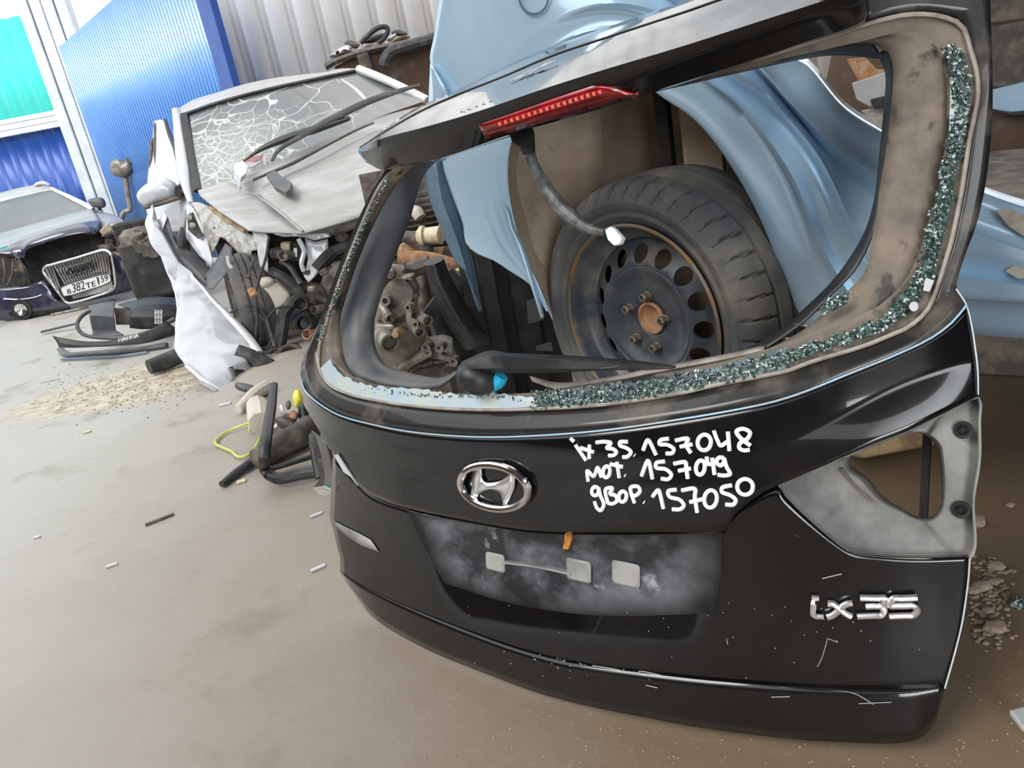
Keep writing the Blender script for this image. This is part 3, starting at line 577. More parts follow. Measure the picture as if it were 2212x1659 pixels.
obj('plug_wire', mb, M['ink'], cc) if False else None
# wiper
wb = MB().grid([[T(*q) for q in r] for r in (
  smooth([(996,782,.03),(1010,775,.035),(1057,757,.045),(1100,762,.05),(1200,766,.052),(1320,774,.05),(1400,782,.046),(1460,790,.04)], 40),
  smooth([(994,790,.045),(1015,783,.055),(1075,768,.065),(1100,770,.07),(1200,778,.07),(1320,786,.066),(1400,790,.058),(1460,792,.044)], 40),
  smooth([(996,797,.045),(1020,797,.055),(1080,795,.062),(1110,793,.066),(1200,796,.066),(1320,797,.062),(1400,798,.054),(1458,795,.044)], 40),
  smooth([(1000,803,.03),(1040,806,.035),(1090,806,.04),(1120,806,.04),(1200,805,.04),(1320,800,.04),(1400,799,.04),(1452,797,.038)], 40))])
wa = obj('wiper_arm', wb, M['blkplast'], tg, solid=.004, auto=50, label='black rear wiper arm')
obj('wiper_hub', MB().tube([T(1002,798,.03), T(1022,815,.03), T(1045,822,.02), T(1062,822,.005)], [.018, .030, .030, .020], 14, n=14), M['blkplast'], wa)
obj('wiper_notch', slab(T, [(1028,779),(1032,771),(1036,785),(1044,790),(1030,790)], .062, .004), M['ink'], wa, shade=False) if False else None
obj('wiper_clip', MB().tube([T(1298,796,.064), T(1340,790,.062), T(1342,780,.066)], .0022, 6), M['ink'], wa)
obj('hub_seal', MB().tube([T(1063,835,.0), T(1078,822,.012), T(1084,812,.015)], [.012, .014, .012], 10), M['cyan'], wa, label='bright blue plastic seal')
# emblem
em = MB(); outer = ell(1068, 1052, 74, 46, 13, 48)
em.tube([T(x, y, .020) for x, y in outer], .0075, 10, closed=True, n=90)
eo = obj('emblem', em, M['chrome'], tg, label='oval chrome maker emblem with slanted H')
mb = MB().grid([[T(x, y, .016) for x, y in ell(1068, 1052, 76, 48, 13, 48)], [T(x, y, .001) for x, y in ell(1070, 1057, 79, 53, 13, 48)]], cu=True)
obj('emblem_rim', mb, M['alu'], eo)
mb = MB()
mb.grid([[T(*q, .016) for q in r] for r in (linres([(1028,1009),(1021,1035),(1016,1078)], 12), linres([(1038,1004),(1040,1030),(1031,1075),(1026,1085)], 12))])
mb.grid([[T(*q, .016) for q in r] for r in (linres([(1106,1022),(1098,1050),(1084,1092)], 12), linres([(1112,1024),(1110,1055),(1092,1096)], 12))])
mb.grid([[T(*q, w_) for q in r] for r, w_ in ((smooth([(1038,1030),(1046,1042),(1062,1043),(1082,1038),(1106,1021)], 20), .017), (smooth([(1036,1052),(1046,1056),(1062,1056),(1078,1056),(1100,1050)], 20), .018), (smooth([(1030,1075),(1044,1062),(1062,1058),(1080,1066),(1086,1084)], 20), .015))])
obj('emblem_letter', mb, M['bright'], eo, solid=.004)
# model badge
def badge(name, strokes, r=.0052):
    mb = MB()
    for s in strokes: mb.tube([T(1650+x/3.19, 880+y/3.19, .008) for x, y in linres(s, max(2, len(s)*2-1))], r, 8, flat=1)
    return obj(name, mb, M['bright'], tg)
badge('badge_letter', [[(330,1312),(380,1316)], [(322,1345),(350,1352)], [(342,1352),(338,1425),(352,1440),(412,1444)]], .0046)
badge('badge_letter', [[(440,1350),(480,1352),(560,1420),(602,1442)], [(610,1348),(560,1356),(480,1432),(436,1446)]])
badge('badge_letter', [[(662,1312),(836,1316),(812,1368),(700,1372)], [(812,1368),(836,1385),(810,1432),(642,1440)]])
badge('badge_letter', [[(1054,1312),(885,1318),(868,1368),(1046,1368),(1064,1385),(1040,1432),(862,1440)]])
# handwriting in white marker
def circ(cx, cy, rx, ry): return ell(cx, cy, rx, ry, 8, 14)+[ell(cx, cy, rx, ry, 8, 14)[0]]
W = [[(832,138),(855,160)], [(863,179),(932,280)], [(895,198),(982,227)], [(953,179),(952,267)], [(995,165),(1045,160),(1090,168),(1065,200),(1100,205),(1125,225),(1110,245),(1075,248)],
 [(1198,160),(1148,162),(1150,185),(1190,200),(1218,225),(1195,255),(1165,258)], [(1238,244),(1243,248)], [(1295,215),(1320,152),(1332,152),(1378,245)], [(1460,140),(1405,150),(1400,175),(1450,180),(1490,205),(1480,232),(1440,235)],
 [(1500,152),(1580,140),(1570,180),(1600,232)], [(1530,192),(1610,176)], circ(1685,165,42,50), [(1745,88),(1768,150),(1790,185),(1830,160)], [(1835,95),(1845,218)], [(1980,185),(1920,140),(1890,95),(1930,78),(1975,100),(1962,138),(1912,170),(1908,200),(1935,215),(1975,212)],
 [(945,412),(940,345),(980,380),(1005,325),(1030,385)], circ(1062,352,22,36), [(1084,302),(1167,321)], [(1128,288),(1143,389)], [(1178,374),(1183,377)], [(1285,378),(1322,282),(1332,285),(1355,398)], [(1435,285),(1380,295),(1380,325),(1440,335),(1475,370),(1455,398),(1410,395)],
 [(1490,300),(1565,290),(1570,320),(1580,395)], [(1520,346),(1600,330)], circ(1660,325,28,46), [(1700,255),(1708,300),(1745,303)], [(1735,262),(1750,370)], [(1810,262),(1778,262),(1762,290),(1790,312),(1812,285),(1810,262),(1828,320),(1850,365),(1810,375),(1770,370)],
 circ(990,475,22,28), [(1012,450),(1022,500),(1045,560),(1025,598),(1000,580),(985,540)], [(1070,550),(1056,465),(1100,455),(1085,492),(1118,502),(1130,535),(1100,555),(1070,550)], circ(1165,510,24,34), [(1240,550),(1215,455),(1260,445),(1275,475),(1250,502),(1225,502)],
 [(1298,544),(1304,548)], [(1355,510),(1388,468),(1398,475),(1425,585)], [(1510,465),(1455,475),(1465,510),(1530,530),(1555,565),(1530,590),(1480,590)], [(1540,470),(1625,460),(1625,510),(1640,610)], [(1592,545),(1675,526)], circ(1725,525,40,56), [(1862,437),(1800,452),(1798,480),(1850,500),(1885,530),(1870,560),(1820,560)], circ(1945,448,50,50)]
mb = MB()
for s in W: mb.tube([T(950+x/2.949, 900+y/2.949, wsk(950+x/2.949, 900+y/2.949)+.0015) for x, y in (smooth(s, len(s)*4) if len(s) > 2 else linres(s, 5))], .0034, 6, flat=1)
obj('handwriting', mb, M['white'], tg, kind='stuff', label='white hand-painted stock numbers in three lines')
# right tail-light recess with its hole
oR = [(1683,1050),(1775,1010),(1885,962),(1963,932),(2064,882),(2113,860),(2114,911),(2114,993),(2101,1081),(2096,1204),(1995,1206),(1916,1204),(1844,1195),(1807,1173),(1744,1119),(1694,1069)]
iR = [(1838,985),(1868,968),(1915,950),(1963,934),(2000,941),(2022,965),(2031,1005),(2034,1050),(2033,1085),(2024,1106),(2005,1117),(1975,1113),(1945,1096),(1910,1074),(1872,1030),(1838,1004)]
rows = []; a = smooth([(x, y) for x, y in oR], 96, True); b = smooth([(x, y) for x, y in iR], 96, True)
for t, w_ in ((0, -.002), (.04, -.03), (.45, -.034), (.8, -.034), (.9, -.030), (1, -.05)):
    rows.append([T(*(p*(1-t)+q*t), w_+(.012 if .2 < t < .95 and p[0] > 2040 and q[0] > 1990 else 0)) for p, q in zip(a, b)])
trc = obj('tail_light_recess', MB().grid(rows, cu=True), M['steel'], tg, solid=.003, auto=50, label='bare grey pressing where the right tail light sat')
mb = MB().grid([[T(x, y, -.052) for x, y in b], [T(x, y, -.10) for x, y in b]], cu=True); obj('hole_wall', mb, M['grime'], trc)
obj('recess_bar', MB().box(T(2000,1010,-.09), (.012, .19, .01), X=T.u, Y=T.v), M['ink'], trc)
for x, y in ((2081,928),(2076,1100)):
    c = T(x, y, -.016); s_ = MB().lathe([(.013, 0), (.013, .004), (.008, .004), (.007, -.002), (.003, -.002), (.003, .003), (.0001, .003)], c, T.N, 20)
    obj('bolt_hole', s_, M['blkplast'], trc)
obj('weld_strip', MB().tube([T(1818,1012,-.026), T(1848,1050,-.026), T(1884,1082,-.026)], .0045, 6, flat=.4), M['alu'], trc)
# left tail-light pocket seen edge-on
obj('side_bracket', MB().grid(loft(T, [[(672,930,-.04),(684,985,-.03),(694,1030,-.03),(678,1050,-.03)], [(692,945,-.02),(708,1000,-.015),(712,1050,-.015),(704,1070,-.015)], [(712,965,-.01),(719,1000,-.005),(720,1050,-.005),(712,1070,-.01)]], 14, 2)), M['dustblk'], tg, solid=.003)
obj('bracket_tip', slab(T, [(674,1054),(698,1050),(717,1060),(714,1070),(700,1073),(688,1068)], .0, .012), M['chrome'], tg, shade=False, bev=.002)
obj('clear_strip', slab(T, [(722,984),(728,981),(742,1002),(760,1030),(772,1050),(757,1030),(742,1020)], .012, .004), M['white_c'], tg, shade=False)
obj('chrome_scuff', MB().grid([[T(*q, .003) for q in r] for r in (linres([(722,1126),(745,1138),(775,1152),(800,1166)], 14), linres([(727,1140),(748,1158),(780,1178),(818,1192)], 14))]), M['steel'], tg, solid=.001)
# scratches on the lower lip
mb = MB(); rg = random.Random(9)
for pts in ([(1280,1438),(1330,1446),(1372,1456),(1384,1450),(1460,1466),(1547,1474),(1694,1484)], [(1694,1484),(1822,1493),(1850,1500),(1887,1522)], [(1395,1480),(1420,1486)], [(1666,1506),(1706,1505)], [(1855,1520),(1925,1517)], [(1776,1250),(1818,1240)], [(1788,1379),(1776,1420),(1766,1440)], [(1788,1379),(1810,1388)], [(1570,1380),(1572,1392)]):
    obj('scratch', MB().tube([T(x, y, .001) for x, y in pts], .0011, 4), M['steel'], tg)
for k in range(26):
    x = rg.uniform(1140, 1270); y = 1418+(x-1140)*.22+rg.uniform(-10, 12); mb.box(T(x, y, .001), (.003*rg.uniform(.5, 1.6), .003, .001), X=T.u, Y=T.v)
for k in range(40):
    x = rg.uniform(1000, 2000); y = rg.uniform(1300, 1470); mb.box(T(x, y, .0005), (.002, .002, .001), X=T.u, Y=T.v)
obj('paint_chips', mb, M['steel'], tg, shade=False, kind='stuff', label='pale stone chips low on the panel')

# ------------------------------------------------------------------ the light blue wreck behind it
az = radians(38); B = Frame(at(1395, 700, 1.76), (-sin(az), -cos(az), 0))
bc = thing('car_wreck', (B.O[0], B.O[1], 0), 'light blue car rear quarter with a black steel wheel, behind the tailgate', 'car')
A0 = [(1195,690),(1165,620),(1130,540),(1105,450),(1097,380),(1102,320),(1130,240),(1200,170),(1300,150),(1380,175),(1436,214),(1490,250),(1530,290),(1570,345),(1610,410),(1650,490),(1685,580),(1710,640),(1745,720)]
A1 = [(1183,672),(1152,612),(1113,537),(1086,450),(1076,380),(1081,310),(1100,230),(1180,120),(1300,70),(1420,95),(1527,180),(1575,215),(1638,285),(1700,380),(1740,470),(1777,560),(1830,650),(1880,720)]
A2 = [(1178,664),(1146,604),(1102,532),(1068,450),(1053,380),(1056,300),(1070,200),(1150,80),(1290,10),(1430,30),(1575,158),(1654,206),(1701,253),(1765,332),(1800,395),(1850,500),(1930,610),(2020,690)]
A3 = [(1174,658),(1138,602),(1082,537),(1042,450),(1012,380),(1010,300),(1020,180),(1100,40),(1250,-50),(1430,-30),(1600,105),(1660,170),(1700,216),(1794,310),(1897,376),(2000,425),(2090,455)]
AO = [(1171,655),(1146,616),(1098,584),(1066,563),(1027,547),(1005,523),(1000,486),(976,420),(955,345),(965,200),(929,137),(938,75),(949,0),(965,-60),(1200,-140),(1420,-130),(1560,-60),(1640,40),(1690,100),(1747,128),(1825,219),(1913,276),(2000,330),(2090,380)]
def wv(c, w): return [(*p, w) for p in c]
def mixc(a, b, t, w, n=100):
    return [(*(p*(1-t)+q*t), w) for p, q in zip(smooth(a, n), smooth(b, n))]
arcs = [wv(A0, -.03), wv(A0, .0), mixc(A0, A1, .5, .004), wv(A1, .0), mixc(A1, A2, .12, .018), mixc(A1, A2, .3, .006), mixc(A1, A2, .8, .010), wv(A2, .028), mixc(A2, A3, .15, .022), mixc(A2, A3, .7, -.008), wv(A3, .012), mixc(A3, AO, .2, -.006), mixc(A3, AO, .8, -.02), wv(AO, -.05)]
def calm(c):
    out_ = []
    for q in smooth(c, 120):
        k = min(max((q[0]-1180)/300, 0), 1); k = .03+1.8*k; e = min(max((1180-q[0])/200, 0), 1)
        out_.append((q[0], q[1], q[2]*k-.03*e*e))
    return out_
arcs = [calm(c) for c in arcs]
obj('quarter_panel', MB().grid(loft(B, arcs, 120, 2)), M['blue'], bc, solid=.003, auto=75)
# rolled muddy edge of the arch on the left
obj('arch_lip', MB().tube([B(x, y, .006) for x, y in ((1085,440),(1098,458),(1106,490),(1125,531),(1150,610),(1172,685))], [.004, .008, .009, .006], 8, flat=.6), M['bluedirty'], bc)
obj('fuel_flap', MB().tube([B(x, y, .006) for x, y in ell(1153, -6, 31, 36, 0, 24)], .0022, 6, closed=True, n=60), M['bluedark'], bc)
be_ = obj('bumper_edge', MB().grid(loft(B, [[(919,360,-.04),(925,420,-.04),(955,500,-.05),(985,570,-.05)], [(942,350,-.02),(955,430,-.02),(985,510,-.03),(1010,590,-.04)], [(962,345,-.05),(985,440,-.05),(1010,520,-.06),(1030,640,-.07)]], 30, 3)), M['bluedark'], bc, solid=.003)
obj('gap_strip', MB().grid(loft(B, [[(925,420,-.07),(955,500,-.07),(1005,590,-.07),(1036,672,-.07)], [(985,430,-.09),(1003,500,-.09),(1020,560,-.09),(1042,672,-.09)]], 20, 2)), M['bluedark'], bc, solid=.003)
# sill and rear door edge on the right
rows = [[(2040,362,-.05),(2140,408,-.05),(2290,455,-.05)], [(2040,380,-.01),(2140,428,-.01),(2290,478,-.01)], [(2040,470,.0),(2110,497,.004),(2290,560,.004)], [(2040,478,.02),(2110,506,.02),(2290,568,.02)], [(2040,535,.02),(2110,550,.02),(2290,585,.02)], [(2040,585,.0),(2110,590,.0),(2290,612,.0)], [(2040,600,.03),(2110,604,.035),(2290,628,.035)], [(2040,640,.03),(2110,645,.03),(2290,655,.03)], [(2040,650,.012),(2110,654,.012),(2290,664,.012)], [(2040,712,-.02),(2110,722,-.02),(2290,738,-.02)], [(2040,714,-.08),(2110,724,-.08),(2290,740,-.08)]]
obj('sill_panel', MB().grid(loft(B, rows, 24, 3, True)), M['blue'], bc, solid=.003, auto=75)
obj('mud_patch', slab(B, [(2152,455),(2175,450),(2220,470),(2260,500),(2260,530),(2215,512),(2180,490)], .014, .004), M['beige'], bc, shade=False)
obj('mud_patch', slab(B, [(2170,585),(2200,570),(2260,580),(2260,600),(2200,602)], .016, .012), M['beige'], bc, shade=False)
# wheel arch liner
LD = .34; lip = [B(*p, -.03) for p in smooth(A0, 60)]
obj('arch_liner', MB().grid([[p-B.N*d_ for p in lip] for d_ in (0, .1, .2, LD)]+[[(p-B.N*LD)*.55+(B.O-B.N*(LD+.05)+V(0, 0, -.1))*.45 for p in lip], [(B.O-B.N*(LD+.05)+V(0, 0, -.1)) for p in lip]]), M['mud'], bc, auto=50)
mb = MB().prism([B(x, y, -.16) for x, y in ((1098,470),(1110,300),(1230,200),(1330,190),(1330,480),(1180,640),(1165,610))], -B.N*.004)
obj('liner_flap', MB().grid(loft(B, [[(1098,330,-.05),(1104,440,-.05),(1130,540,-.05),(1180,660,-.05)], [(1150,240,-.10),(1165,440,-.12),(1190,500,-.12),(1215,640,-.12)], [(1290,180,-.22),(1300,300,-.24),(1300,480,-.24),(1260,640,-.2)]], 20, 4)), M['mud'], bc, solid=.004)
mb = MB()
for x, wd in ((1420,10),(1452,22),(1500,26)):
    mb.box(B(x, 330, -.27+.001*wd), (wd*.0012+.01, .5, .02), X=B.u, Y=V(0, 0, 1))
obj('liner_rib', MB().box(B(1440, 320, -.26), (.03, .5, .03), X=B.u, Y=V(0, 0, 1)), M['darkgap'], bc)
obj('liner_rib', MB().box(B(1520, 330, -.22), (.09, .45, .02), X=B.u, Y=V(0, 0, 1)), M['mud'], bc)
# wheel
aw = radians(54); nw = V(-sin(aw), -cos(aw), .02); nw = unit(nw); Cw = at(1383, 697, 1.74); X0 = unit(np.cross(nw, V(0, 0, 1))); Y0 = np.cross(nw, X0)
def wheel_tyre(R, Ri, W, seg=300):
    prof = [(Ri, -.002), (Ri+.008, .004), (Ri+.02, .010), (Ri+.03, .008), (Ri+.036, .013), (R-.045, .015), (R-.040, .012), (R-.030, .010), (R-.015, .0), (R-.006, -.014), (R-.002, -.03), (R-.001, -.042), (R-.012, -.043), (R-.012, -.051), (R, -.052), (R+.001, -.078), (R-.012, -.079), (R-.012, -.087), (R+.001, -.088), (R+.001, -.113), (R-.012, -.114), (R-.012, -.122), (R, -.123), (R-.003, -.15), (R-.015, -.17), (R-.04, -.185), (Ri+.02, -.18), (Ri, -.165)]
    rows = []
    for i, (r_, h) in enumerate(prof):
        h = h*(W/.185); row = []
        for k in range(seg):
            a = 2*pi*k/seg; rr = r_
            off = (k+i//2) % 11
            if 7 <= i <= 11 and off == 0: rr -= .010
            row.append((rr, h, a))
        rows.append(row)
    return rows
wt = MB().grid([[Cw+nw*h+r_*(X0*cos(a)+Y0*sin(a)) for r_, h, a in row] for row in wheel_tyre(.312, .218, .24, 480)], cu=True)
wheel = obj('wheel', wt, M['tyre'], bc, auto=40, label='worn dusty tyre on a black steel wheel', origin=Cw)
obj('rim', MB().lathe([(.212, -.05), (.213, -.006), (.219, .002), (.221, .008), (.216, .011), (.212, .006), (.208, -.01), (.204, -.03), (.198, -.04), (.184, -.048), (.180, -.050)], Cw, nw, 72), M['rim'], wheel, auto=50)
obj('rim_edge', MB().lathe([(.219, .003), (.222, .009), (.217, .013), (.212, .008)], Cw, nw, 72), M['rimedge'], wheel)
mb = MB(); nh = 15; K = 24
def disc_h(r): return np.interp(r, [.033, .05, .085, .095, .118, .13, .18], [-.040, -.038, -.036, -.032, -.020, -.020, -.050])
def wp(r, a, dh=0): return Cw + nw*(disc_h(r)+dh) + r*(X0*cos(a)+Y0*sin(a))
rm, rh, r_in, r_out = .148, .0195, .122, .181
for i in range(nh):
    a0 = 2*pi*(i+.35)/nh; da = pi/nh; inner = []; outer = []
    for k in range(K):
        q = 2*pi*(k+.5)/K; cx, cy = cos(q), sin(q)
        inner.append((rm+rh*cx, a0+rh*cy/rm))
        tx = (r_out-rm if cx > 0 else rm-r_in)/max(abs(cx), 1e-6); ty = da*rm/max(abs(cy), 1e-6); t = min(tx, ty)
        outer.append((rm+t*cx, a0+t*cy/rm))
    for c_ in ((r_out, a0+da), (r_in, a0+da), (r_in, a0-da), (r_out, a0-da)):   # snap the nearest ring point to each sector corner
        k = min(range(K), key=lambda k: (outer[k][0]-c_[0])**2+((outer[k][1]-c_[1])*rm)**2); outer[k] = c_
    rows = [[wp(p[0]*(1-t)+q[0]*t, p[1]*(1-t)+q[1]*t) for p, q in zip(outer, inner)] for t in (0, .5, .85, 1)]
    rows.append([wp(q[0], q[1], -.006) for q in inner]); mb.grid(rows, cu=True)
mb.lathe([(r_, float(disc_h(r_))) for r_ in (.122, .118, .11, .10, .095, .09, .085, .07, .05, .034)], Cw, nw, 60)
mb.lathe([(.034, -.040), (.033, -.06)], Cw, nw, 30)
obj('disc', mb, M['rim'], wheel, auto=60, label='black steel disc with a ring of round holes', solid=.002)
obj('hub_cap', MB().lathe([(.036, -.041), (.037, -.034), (.032, -.032), (.028, -.043), (.018, -.048), (.0001, -.046)], Cw, nw, 30), M['rust'], wheel, label='rusty centre of the hub')
obj('brake_drum', MB().lathe([(.185, -.20), (.185, -.12), (.0001, -.11)], Cw, nw, 30), M['mud'], wheel)
# five nuts where the photograph has them
for px, py in ((1392,642),(1355,668),(1431,693),(1371,733),(1414,752)):
    d = ray(px, py); t = ((Cw-nw*.024-CAM) @ nw)/(d @ nw); P = CAM+d*t-nw*.014
    mb = MB().lathe([(.0125, 0), (.0125, .006), (.0105, .007), (.0105, .022), (.009, .024), (.006, .024), (.005, .016), (.0001, .016)], P, nw, 6)
    obj('wheel_nut', mb, M['nut'], wheel, auto=30)
obj('axle_beam', MB().box(B(1640, 760, -.30), (.6, .10, .10), X=B.u, Y=V(0, 0, 1)), M['grime'], bc)
# what carries the wreck: an underbody with sawn posts down to the ground
for s_ in (.35, 1.0):
    base = B.O+B.u*s_-B.N*.62; base[2] = .24
    obj('support_block', MB().box(base, (.25, .25, .44)), M['wood'], bc, bev=.01)
obj('underbody', MB().box(B.O+B.u*.85-B.N*1.05+V(0, 0, -.02), (1.7, 1.2, .16), X=B.u, Y=B.N), M['grime'], bc)  # unseen body floor, extended to block light from reaching the ground
obj('floor_blocker', MB().box(B.O+B.u*1.1-B.N*.30+V(0, 0, -.10), (1.2, .3, .10), X=B.u, Y=B.N), M['grime'], bc)  # floor pan box added to shade the ground below the sill

obj('bumper_side', MB().grid(loft(B, [[(929,137,-.02),(926,209,-.02),(925,280,-.03),(919,360,-.035)], [(933,142,-.015),(962,200,-.01),(958,290,-.015),(962,345,-.03)]], 20, 3)), M['blue'], bc, solid=.003)

# ------------------------------------------------------------------ the silver car with the wrecked front
Wf = Frame((0, 4.4, 0), (0, -1, 0))
wc = thing('crashed_car', (-1.3, 4.9, 0), 'silver car with a smashed windscreen and its front corner torn off', 'car')
def c3(x, y): return (300+x/3.456, 120+y/3.456)
def c4(x, y): return (320+x/3.607, 420+y/3.607)
def P3(w, *p): return [(*c3(*q), w) for q in p]
def P4(w, *p): return [(*c4(*q), w) for q in p]
wb_, wt_ = -.80, -1.55
top_e = [(398,247),(474,221),(546,201),(647,178),(774,152)]; bot_e = [(427,412),(531,377),(618,342),(734,290),(821,252),(915,219)]
CRK = tuple(Wf(505, 335, -1.1)-V(*[0, 0, 0]))
roof = obj('roof', MB().grid(loft(Wf, [[(*p, wt_-.0) for p in top_e+[(780,150)]], [(381,236,-1.9),(416,221,-1.9),(502,189,-1.9),(589,169,-1.9),(705,155,-1.9),(734,148,-1.9),(780,148,-1.9)], [(378,240,-2.5),(420,214,-2.6),(502,193,-2.6),(589,176,-2.6),(705,161,-2.6),(734,157,-2.6),(776,157,-2.6)]], 30, 3)), M['silverdust'], wc, solid=.01)
gl = obj('windscreen', MB().grid(loft(Wf, [[(*p, wt_) for p in top_e], [(412,325,-1.2),(500,298,-1.17),(590,270,-1.17),(700,235,-1.17),(848,190,-1.2)], [(*p, wb_) for p in bot_e]], 40, 8)), crackglass(), wc, origin=Wf(640, 300, -1.1), label='dusty windscreen shattered on the left side')
CRKp = Wf(500, 345, -1.05)-Wf(640, 300, -1.1)
for n_ in gl.data.materials[0].node_tree.nodes:
    if n_.type == 'VECT_MATH': n_.inputs[1].default_value = CRKp
def rod(name, pts, r, m, parent, F=Wf, **k): return obj(name, MB().tube([F(*p) for p in pts], r, k.pop('seg', 8), flat=k.pop('flat', 1)), m, parent, **k)
rod('screen_surround', [(*p, wt_+.02) for p in top_e], .012, M['blkplast'], gl)
rod('screen_surround', [(398,247,wt_+.02),(412,330,-1.17),(428,412,wb_)], .03, M['blkplast'], gl, flat=.5)
rod('inner_pillar', [(738,172,-1.2),(770,195,-1.15),(815,242,-1.05)], [.008, .016, .010], M['white_c'], gl)
rod('windscreen_pillar', [(381,237,wt_+.0),(384,262,-1.5),(392,330,-1.2),(401,390,-.95),(413,440,-.75)], [.03, .038, .045, .02], M['white_c'], wc, seg=12, label='bright left windscreen pillar')
rod('windscreen_pillar', [(776,150,wt_+.02),(812,164,-1.35),(860,185,-1.15),(925,218,-.85)], [.03, .028, .028], M['silver'], wc, seg=12)
obj('door', MB().grid(loft(Wf, [[(332,262,-1.9),(327,322,-1.7),(320,375,-1.5),(315,448,-1.3),(320,470,-1.2)], [(345,258,-1.85),(345,322,-1.6),(345,385,-1.4),(350,450,-1.2),(356,500,-1.1)], [(358,262,-1.8),(378,318,-1.6),(388,360,-1.3),(402,436,-1.0),(394,500,-1.0)]], 24, 4)), M['white_c'], wc, solid=.02, label='pale front door panel standing ajar')
rod('door_seal', [(356,258,-1.72),(366,290,-1.6),(380,322,-1.45),(390,365,-1.2),(397,420,-.95)], [.01, .022, .018], M['blkplast'], wc)
rod('window_seal', [(329,300,-1.75),(325,345,-1.6),(322,388,-1.5)], .012, M['grime'], wc)
rod('window_seal', [(334,265,-1.86),(334,330,-1.62),(339,384,-1.45)], .007, M['grime'], wc)
mi = obj('mirror_housing', puff(Wf, [(294,424),(301,410),(319,395),(345,385),(356,384),(381,397),(386,415),(374,431),(349,438),(316,447),(303,440)], -1.05, .09), M['white_c'], wc, auto=60, label='white door mirror housing')
obj('mirror_edge', MB().tube([Wf(*p) for p in ((312,449,-1.0),(349,439,-.98),(378,429,-.98),(398,423,-1.0))], [.012, .018], 8), M['grime'], mi)
obj('mirror_foot', slab(Wf, [(377,401),(391,397),(398,410),(401,424),(385,429),(376,420)], -.97, .12), M['blkplast'], mi, shade=False, bev=.01)
# bonnet
hb_ = [(427,411),(531,376),(618,340),(734,288),(830,250),(940,222)]; hf_ = [(431,421),(475,456),(536,495),(560,499),(653,503),(777,467),(940,412)]
def hoodp(x, y, lift=0):
    yb = np.interp(x, [p[0] for p in hb_], [p[1] for p in hb_]); yf = np.interp(x, [p[0] for p in hf_], [p[1] for p in hf_]); t = min(max((y-yb)/max(yf-yb, 12), 0), 1)
    return Wf(x, y, -.72+.80*t + .0)+V(0, 0, lift)-V(0, lift*.5, 0)
def hw(x, y):
    yb = np.interp(x, [p[0] for p in hb_], [p[1] for p in hb_]); yf = np.interp(x, [p[0] for p in hf_], [p[1] for p in hf_]); return -.72+.80*min(max((y-yb)/max(yf-yb, 12), 0), 1)
bonnet = MB().grid(loft(Wf, [[(*p, -.72) for p in hb_], [(560,420,-.34),(640,392,-.32),(720,372,-.30),(830,336,-.28),(940,315,-.28)], [(653,503,.08),(700,490,.08),(777,467,.08),(860,440,.08),(940,412,.08)]], 26, 5))
v_ = sheet(Wf, [(427,411,-.72),(490,390,-.70),(560,420,-.36),(610,465,-.12),(653,503,.08),(560,499,.06),(536,495,.05),(475,456,-.2),(431,421,-.62)], n=2)
bonnet.add(v_.v, v_.f)
bo = obj('bonnet', bonnet, M['silverdust'], wc, solid=.012, auto=30, label='dusty buckled silver bonnet')
rod('bonnet_crease', [(545,415,-.33),(600,455,-.12),(653,500,.09)], [.003, .006, .007], M['silverdust'], bo)
# loose trim lying on the bonnet
def onhood(name, pts, r, m, label, cat, lift=.06, flat=.45, **k):
    return obj(name, MB().tube([hoodp(*c3(*p), lift) for p in pts], r, 8, flat=flat), m, label=label, cat=cat, **k)
onhood('cowl_trim', [(820,885),(960,790),(1180,700),(1380,640),(1600,570)], [.01, .05, .055, .03], M['blkplast'], 'wide dusty black cowl strip along the foot of the shattered windscreen', 'trim strip', .08)
onhood('rubber_trim', [(1045,905),(1090,830),(1260,720),(1500,590),(1750,470),(2000,385),(2130,350)], [.012, .028, .034, .030, .015], M['hosey'], 'long curved black rubber strip crossing the silver bonnet, highest of three', 'trim strip', .10)
onhood('weather_strip', [(885,1015),(980,975),(1180,890),(1420,765),(1640,650),(1780,590)], [.016, .022, .014, .012], M['hosey'], 'thin crumbly dark strip lying lowest across the silver bonnet', 'trim strip', .07)
wbk = MB().prism([hoodp(*c3(*p), .06) for p in ((740,920),(800,890),(840,935),(830,990),(792,1020),(782,1085),(742,1000))], V(.02, -.03, .03))
obj('plastic_bracket', wbk, M['white_c'], label='small white plastic bracket lying on the silver bonnet', cat='bracket', shade=False, bev=.004)
gbk = MB().prism([hoodp(*c3(*p), .06) for p in ((995,1000),(1060,962),(1120,1020),(1185,1060),(1172,1110),(1142,1135),(1060,1090))], V(.0, -.02, .03))
obj('plastic_cover', gbk, M['trim'], label='small dark grey plastic cover lying on the silver bonnet', cat='cover', shade=False, bev=.004)
for pts, m_, lb in (([(635,830),(720,800),(910,800),(930,790),(860,835),(700,868)], 'paper', 'white leaflet at the foot of the shattered windscreen'), ([(740,800),(800,765),(930,745),(915,780),(850,800)], 'pinkp', 'pink printed leaflet lying on the white one in the windscreen')):
    obj('leaflet', MB().prism([Wf(*c3(*p), -.80) for p in pts], V(0, -.012, .004)), M[m_], label=lb, cat='leaflet', shade=False, group='leaflets in the windscreen')
